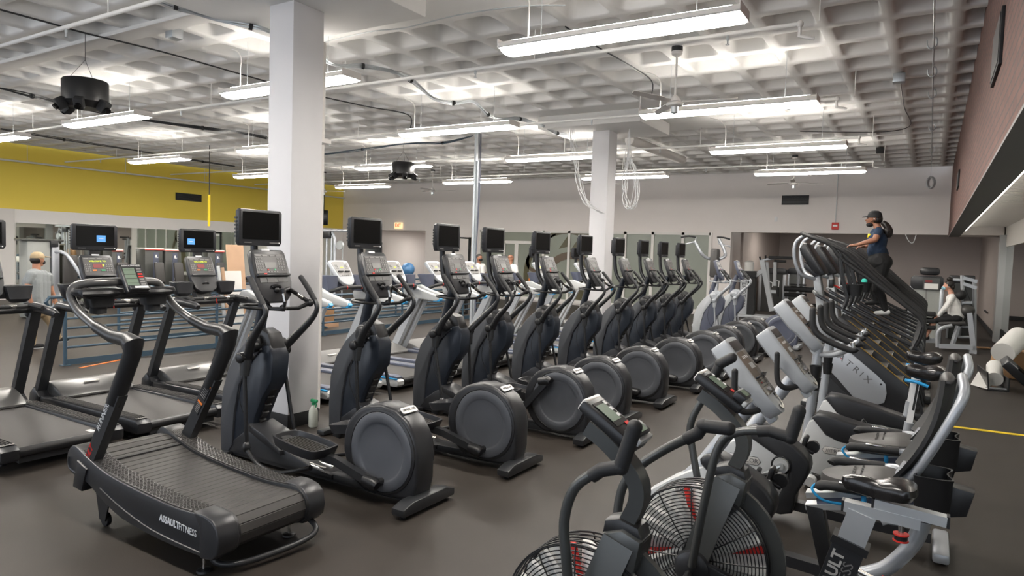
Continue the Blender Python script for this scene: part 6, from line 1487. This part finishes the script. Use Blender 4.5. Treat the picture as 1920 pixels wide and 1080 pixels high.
t = thing('wall_screen', 'black television hanging in front of the yellow wall, right of the near column', 'television', (g.x, 20, g.z))
part('panel', MB().m('screen').box((0, 0, 0), (.34, .10, .62), (0, 0, .6), bev=.01), t)
part('ceiling_pole', MB().m('blackmatte').cyl((0, 0, .3), (0, 0, 4.8-g.z), .018, 8), t)
g = PY(600, 545, 13.5)
t = thing('work_table', 'white table stacked with papers behind the railing', 'table', (g.x-.3, 13.6, 0))
part('tabletop', MB().m('white').box((0, 0, .90), (1.5, .8, .05)), t)
for sx in (-.7, .7):
    for sy in (-.35, .35): part('leg', MB().m('silver').cyl((sx, sy, 0), (sx, sy, .88), .02, 8), t)
single('paper_stack', MB().m('paper').box((g.x-.2, 13.5, 1.0), (.9, .5, .14), (0, 0, .1), bev=.02), 'stack of white papers on the work table', 'papers')
# squat rack, machine with ball
Y0 = 21.5
a, c = PY(862, 450, Y0), PY(797, 450, Y0)
t = thing('squat_rack', 'black squat rack against the back wall left of the glass partition', 'rack', (a.x, Y0, 0)); 
for dx, dy in ((0, 0), (0, 1.1)): part('post', MB().m('blackmatte').box((dx-.3, dy, 1.25), (.08, .08, 2.5)), t)
part('top_arm', MB().m('blackmatte').box((-.75, 0, 2.40), (.9, .06, .06)).box((-.85, 0, 2.30), (.05, .05, .25)), t)
part('cross_bar', MB().m('blackmatte').box((-.8, 0, 1.15), (1.1, .05, .05)).box((-.3, .55, 2.46), (.06, 1.1, .06)).box((-.3, .55, .05), (.08, 1.2, .08)), t)
for k in range(3): part('weight_plate', MB().m('blackmatte').lathe([(.0, -.02), (.21, -.02), (.22, 0), (.21, .02), (0, .02)], (-1.0-k*.05, -.1, .95), 'x', 24), t)
g = PY(765, 505, 17.0)
single('gym_ball', MB().m('ball').ell((0, 0, 0), .22, nu=24, nv=16).m('black'), 'blue gym ball resting on a bench machine near the hallway', 'ball', None, 60, (g.x, 17.0, g.z))
t = thing('bench_machine', 'angled grey bench machine under the blue gym ball', 'weight machine', (g.x-.2, 17.0, 0))
part('frame', MB().m('silver').tube([(-.9, 0, g.z+.05), (.2, 0, g.z-.33), (.9, 0, .1)], .06, 8).tube([(-.8, 0, 0), (-.5, 0, g.z+.05)], .05, 8).box((0, 0, .05), (1.6, .6, .08)), t)
part('cradle', MB().m('black').box((.2, 0, g.z-.27), (.35, .3, .06), bev=.02), t)
# chest press with tall arms at the back, right of far column
Y0 = 19.6
def q(px_, py_, dy=0): p = PY(1180+px_/4.5, 400+py_/4.5, Y0); p.y = dy; return p
t = thing('chest_press', 'grey press machine with two tall curved arms before the back wall', 'weight machine', (q(720, 700).x, Y0, 0)); ox_ = t.location.x
def q2(a_, b_, dy=0): p = q(a_, b_, dy); p.x -= ox_; return p
part('back_pad', MB().m('pad').box((q2(722, 420).x, 0, q2(722, 420).z), (.22, .34, .82), bev=.06), t)
part('press_arm', MB().m('silver').tube([q2(570, 235, -.2), q2(620, 330, -.2), q2(650, 370, -.1), q2(690, 385, 0)], .045, 10, sm=3).m('blackmatte').tube([q2(455, 205, -.2), q2(520, 195, -.2), q2(580, 205, -.2)], .025, 8, sm=3).m('silver').tube([q2(580, 200, -.2), q2(575, 240, -.2), q2(480, 265, -.2)], .018, 8), t)
part('press_arm', MB().m('silver').tube([q2(740, 215, .2), q2(790, 320, .2), q2(795, 365, .1), q2(760, 385, 0)], .045, 10, sm=3).m('blackmatte').tube([q2(725, 200, .2), q2(780, 203, .2), q2(835, 218, .2)], .025, 8, sm=3).m('silver').tube([q2(735, 210, .2), q2(740, 255, .2), q2(838, 280, .2)], .018, 8), t)
part('frame', MB().m('silver').box((0, .1, .95), (.12, .12, 1.9), bev=.02).box((0, 0, .05), (1.0, .9, .08), bev=.02).m('pad').box((-.25, 0, .5), (.4, .36, .08), bev=.03), t)
# alcove machines
Y0 = 23.9
def A(x, y, Y=None): return PY(1360+x/4.91, 420+y/4.91, Y or Y0)
g = A(190, 480)
t = thing('functional_trainer', 'grey lettered functional trainer just inside the alcove, paper cup stack on top', 'cable machine', (g.x, Y0, 0)); O = t.location.copy()
R_ = lambda x, y: A(x, y)-O
b = MB().m('silver2').box((-.02, 0, R_(190, 480).z/2), (.26, .30, R_(190, 480).z), bev=.02).m('blackmatte').box((.22, 0, R_(190, 480).z/2), (.22, .26, R_(190, 480).z-.1))
tw = part('tower', b, t)
part('cap', MB().m('blackmatte').box((.08, 0, R_(190, 460).z), (.55, .34, .22), bev=.01), t)
part('lettering', MB().m('char').text('FREEMOTION', (-.02, -.156, R_(180, 600).z-.05), .20, (0, 0, -1), (1, 0, 0), .002, wide=.9), tw)
b = MB().m('silver2').tube([R_(340, 330), R_(430, 800)], .09, 4).tube([R_(215, 520), R_(340, 430)], .08, 4).tube([R_(385, 350), R_(400, 590)], .05, 8).tube([R_(458, 350), R_(455, 570)], .06, 8).tube([R_(400, 620), R_(470, 625)], .06, 4)
part('press_frame', b, t)
part('head_bar', MB().m('silver').tube([R_(320, 340), R_(380, 325), R_(450, 315)], .045, 6).m('blackmatte').box(R_(510, 310), (.75, .2, .10), bev=.02).tube([R_(450, 340), R_(560, 345)], .04, 6).tube([R_(316, 300), R_(325, 335)], .03, 6).tube([R_(370, 290), R_(372, 330)], .03, 6), t)
part('handle', MB().m('whiteink').tube([R_(405, 530), R_(435, 540), R_(432, 580)], .014, 6).tube([R_(470, 520), R_(495, 525), R_(490, 580)], .014, 6).m('blackmatte').tube([R_(482, 580), R_(478, 670)], .05, 8), t)
part('base', MB().m('silver2').box((.6, 0, .06), (1.9, .7, .1), bev=.02), t)
single('paper_roll', MB().m('paper').lathe([(0, -.2), (.15, -.2), (.16, .18), (.12, .2), (.05, .24), (0, .2)], A(220, 400), n=18), 'white paper roll on top of the lettered trainer', 'paper roll')
g = A(418, 262, 31.9); single('wall_alarm', MB().m('red').box((g.x, 31.95, g.z), (.08, .06, .35), bev=.01), 'red alarm fitting on the alcove wall', 'fire alarm')
def cab(lab, x0, x1, y0, Y, m1='darkcab', grp='dark weight stack towers', sil=True):
    a, c = A(x0, y0, Y), A(x1, y0, Y); z = a.z; wd = c.x-a.x
    t = thing('weight_stack_tower', lab, 'weight machine', ((a.x+c.x)/2, Y, 0), 0, grp)
    part('casing', MB().m(m1).box((0, 0, z*.45), (wd*.9, .5, z*.9)), t)
    part('top_cap', MB().m('char').prism([(-wd/2, z*.86), (-wd/2, z*.96), (-wd*.35, z), (wd*.35, z), (wd/2, z*.96), (wd/2, z*.86)], -.28, .28, bev=.03), t)
    if sil:
        for s_ in (-1, 1): part('side_column', MB().m('silver').box((s_*wd*.46, -.2, z*.43), (wd*.12, .14, z*.86), bev=.02), t)
    return t
cab('dark weight tower in the alcove behind the lettered trainer', 330, 570, 400, 27.5)
cab('dark weight tower in the alcove next to the stair climbers', 590, 745, 400, 28.0)
b = MB().m('blackmatte'); 
t = thing('arm_machine', 'dark arm machine with roller pads in front of the alcove towers', 'weight machine', (A(670, 600, 25).x, 25, 0)); O = t.location.copy(); zz = A(670, 600, 25).z
part('frame', MB().m('silver').cyl((0, 0, 0), (0, 0, zz+.6), .06, 8).box((0, 0, .05), (1.0, .6, .08)), t)
part('roller_pad', MB().m('blackmatte').cyl((-.45, 0, zz), (.5, 0, zz), .10, 12).cyl((-.4, -.2, zz-.2), (.3, -.2, zz-.2), .07, 12).box((0, 0, zz+.15), (.5, .1, .05)), t)
part('seat', MB().m('pad').box((.1, -.2, .5), (.5, .4, .09), bev=.03), t)
# right: big weight tower + seated machine
def B_(x, y, Y=19.0): return PY(1640+x/4.154, 480+y/4.154, Y)
Yt = 20.6
a, c = B_(280, 150, Yt), B_(545, 150, Yt); wd = c.x-a.x; z = a.z
t = thing('leg_machine_tower', 'large grey weight tower with instruction placard behind the seated woman', 'weight machine', ((a.x+c.x)/2, Yt, 0))
part('casing', MB().m('greycab').box((0, 0, z*.42), (wd*.86, .5, z*.84)).m('button').box((0, -.255, z*.42), (.03, .01, z*.8)), t)
part('top_cap', MB().m('char').prism([(-wd*.48, z*.80), (-wd*.48, z*.97), (-wd*.40, z), (wd*.42, z), (wd*.48, z*.97), (wd*.48, z*.80)], -.30, .30, bev=.03).box((.05, .2, z+.12), (wd*.6, .4, .2), bev=.08), t)
for s_ in (-1, 1): part('side_column', MB().m('silver').box((s_*wd*.45, -.2, z*.42), (wd*.13, .2, z*.84), bev=.03), t)
part('placard', MB().m('darkcab').box((.1, -.31, z*.885), (.36, .01, .30)).m('paper').box((.1, -.318, z*.85), (.30, .008, .14)).m('maroon').box((.04, -.318, z*.925), (.15, .008, .06)), t)
for k, (x0, x1, y0, Yc) in enumerate(((600, 700, 150, 22.2), (700, 800, 150, 22.8))):
    a, c = B_(x0, y0, Yc), B_(x1, y0, Yc); wd = c.x-a.x; z = a.z
    t = thing('weight_stack_tower', ('dark weight tower right behind the seated woman', 'darker weight tower at the alcove right wall')[k], 'weight machine', ((a.x+c.x)/2-.05, Yc, 0), 0, 'dark weight stack towers')
    part('casing', MB().m('darkcab').box((0, 0, z*.45), (wd*.9, .3, z*.9)), t); part('top_cap', MB().m('char').box((0, 0, z*.94), (wd, .35, z*.12), bev=.03), t)
    part('side_column', MB().m('silver').box((-wd*.4, -.16, z*.42), (wd*.2, .10, z*.84), bev=.02), t)
t = thing('seated_machine', 'grey tubular weight machine that the woman in white sits on', 'weight machine', (B_(620, 700).x, 19.0, 0)); O = t.location.copy()
def R_(x, y, dy=0): p = B_(x, y)-O; p.y = dy; return p
part('base_frame', MB().m('silver').tube([R_(500, 690, -.3), R_(760, 700, -.3)], .06, 4).tube([R_(490, 700, -.3), R_(490, 600, -.3), R_(520, 555, -.3), R_(600, 535, -.25)], .045, 10, sm=3).tube([R_(400, 655, 0), R_(500, 660, 0)], .06, 4).box((R_(760, 715).x, 0, .05), (.14, .9, .08)), t)
part('upright', MB().m('silver').tube([R_(735, 440, -.2), R_(768, 730, -.2)], .06, 4).tube([R_(780, 190, .2), R_(780, 730, .2)], .05, 6).tube([R_(650, 540, -.1), R_(600, 700, -.1)], .06, 6), t)
part('top_arm', MB().m('silver').tube([R_(610, 185, 0), R_(690, 190, 0)], .035, 6).tube([R_(680, 150, 0), R_(685, 260, 0)], .045, 6).tube([R_(690, 170, 0), R_(800, 200, 0)], .045, 4).tube([R_(690, 215, 0), R_(795, 250, 0)], .045, 4).tube([R_(680, 365, 0), R_(760, 365, 0)], .04, 6).tube([R_(650, 550, .1), R_(750, 560, .1)], .03, 6).tube([R_(650, 635, .1), R_(745, 635, .1)], .03, 6), t)
part('roller', MB().m('blackmatte').ell(R_(665, 305, 0), (.13, .2, .12)), t)
part('seat', MB().m('pad').box(R_(600, 520, 0)+Vector((0, 0, .0)), (.55, .42, .09), (0, -.1, 0), bev=.04), t)
part('back_pad', MB().m('pad').ell(R_(715, 425, 0), (.17, .22, .15)), t)
part('cable', MB().m('blackmatte').tube([R_(695, 230, 0), R_(755, 370, 0)], .01, 5).tube([R_(755, 420, 0), R_(640, 590, 0)], .012, 5), t)
for k in range(3): part('leg_roller', MB().m('blackmatte').cyl(R_(375+k*3, 450+k*50, -.28), R_(375+k*3, 450+k*50, .28), .085, 14).box(R_(410, 450+k*50, 0), (.35, .5, .10), bev=.03), t)
for k in range(3):
    g = PX(1790+k*3 if False else (1832, 1843, 1855)[k], (579, 586, 590)[k], XR-.04)
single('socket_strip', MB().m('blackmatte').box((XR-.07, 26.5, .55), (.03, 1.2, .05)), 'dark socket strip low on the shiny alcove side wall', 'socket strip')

# ================================================================= RIGHT FLOOR, SMALL THINGS
t0 = Vector((.24, 9.91, .004)); 
single('floor_tape', MB().m('yel').box((.92, 10.03, .003), (1.38, .085, .005), (0, 0, .085)), 'bright yellow tape strip on the floor at the right', 'tape')
g = PZ(1850, 700)
single('cardboard_piece', MB().m('card').box(PZ(1845, 652, .03), (.30, .20, .02), (0, 0, .4)).m('card'), 'flat piece of cardboard on the floor at the right wall', 'cardboard')
def F(x, y, z=0): return PZ(1640+x/4.154, 480+y/4.154, z)
p_ = F(1130, 800, .35)
single('cardboard_box', MB().m('card').box((1.32, 15.3, .26), (.45, .75, .5), (0, .12, .15), bev=.01), 'brown cardboard box leaning by the right wall under white sheets', 'box')
b = MB().m('paper').tube([(1.12, 14.35, .52), (1.40, 15.1, .76)], .18, 22)
single('paper_roll', b, 'big white paper roll lying across the box at the right wall', 'paper roll')
b = MB().m('paper').tube([(.98, 13.62, .15), (1.0, 14.12, .30)], .12, 18)
single('paper_roll', b, 'smaller white roll standing askew in the open black tray', 'paper roll')
b = MB().m('paper').loft([[(.66, 13.7, .01), (.86, 13.3, .02), (.87, 13.3, .025), (.67, 13.7, .015)], [(.80, 14.2, .22), (.95, 13.8, .03), (.96, 13.8, .035), (.81, 14.2, .225)]])
single('paper_sheet', b, 'crumpled white sheet on the floor left of the black tray', 'paper')
t = thing('metal_tray', 'open dark metal tray on the floor at the right wall', 'tray', (.95, 13.8, 0), .1)
part('side', MB().m('frame').box((-.12, 0, .15), (.02, .9, .28), (0, -.1, 0)), t); part('side', MB().m('frame').box((.16, 0, .11), (.02, .9, .2)), t); part('bottom', MB().m('frame').box((.02, 0, .01), (.3, .9, .02)).m('galv').box((.0, -.42, .04), (.28, .01, .02)), t)
t = thing('fallen_console', 'grey and black equipment panel tipped over in front of the white roll', 'panel', (1.27, 13.7, .30), 0)
part('shell', MB().m('frame').box((0, 0, 0), (.50, .34, .14), (.25, .75, .2), bev=.02), t)
part('face', MB().m('panel').box((-.02, -.04, .085), (.34, .24, .015), (.25, .75, .2)).m('screen').box((.06, -.07, .03), (.16, .2, .03), (.25, .75, .2)), t)
# spray bottles by the column
def spray(x, y, lab, head=True):
    t = thing('spray_bottle', lab, 'spray bottle', (x, y, 0), 0)
    part('bottle', MB().m('milky').lathe([(0, 0), (.046, .002), (.05, .01), (.05, .15), (.047, .18), (.03, .22), (.016, .235), (.016, .25), (0, .25)], n=20), t)
    if head: part('trigger_head', MB().m('green').cyl((0, 0, .245), (0, 0, .27), .018, 12).box((.012, 0, .29), (.10, .03, .035), bev=.01).tube([(.03, 0, .28), (.045, 0, .25), (.035, 0, .22)], .006, 6), t, 'green trigger head')
    return t
g = PZ(587, 800); spray(g.x, g.y, 'spray bottle with green trigger head at the foot of the near column')
g = PZ(581, 795); spray(g.x-.10, g.y+.05, 'plain milky bottle half hidden behind the near column edge', head=False)
single('stacked_box', MB().m('card').box(PY(690, 610, 11.9)*0+Vector((-12.68, 11.2, .42)), (.50, 1.3, .58), bev=.01), 'brown box on a pallet behind the blue railing', 'box')
single('pallet', MB().m('wood').box((-12.68, 11.2, .06), (.6, 1.5, .12)), 'wooden pallet under the brown box behind the blue railing', 'pallet')
# unseen lamps added above the opening to brighten the dark alcove
for k, x in enumerate((-4.3, -1.2)):
    t = thing('alcove_light', ('alcove ceiling light on the left', 'alcove ceiling light on the right')[k], 'ceiling light', (x, 27.0, 3.25))
    part('housing', MB().m('white').box((0, 0, .0), (1.2, .3, .06), bev=.01), t); part('lens', MB().m('lens').box((0, 0, -.04), (1.15, .24, .02)), t)
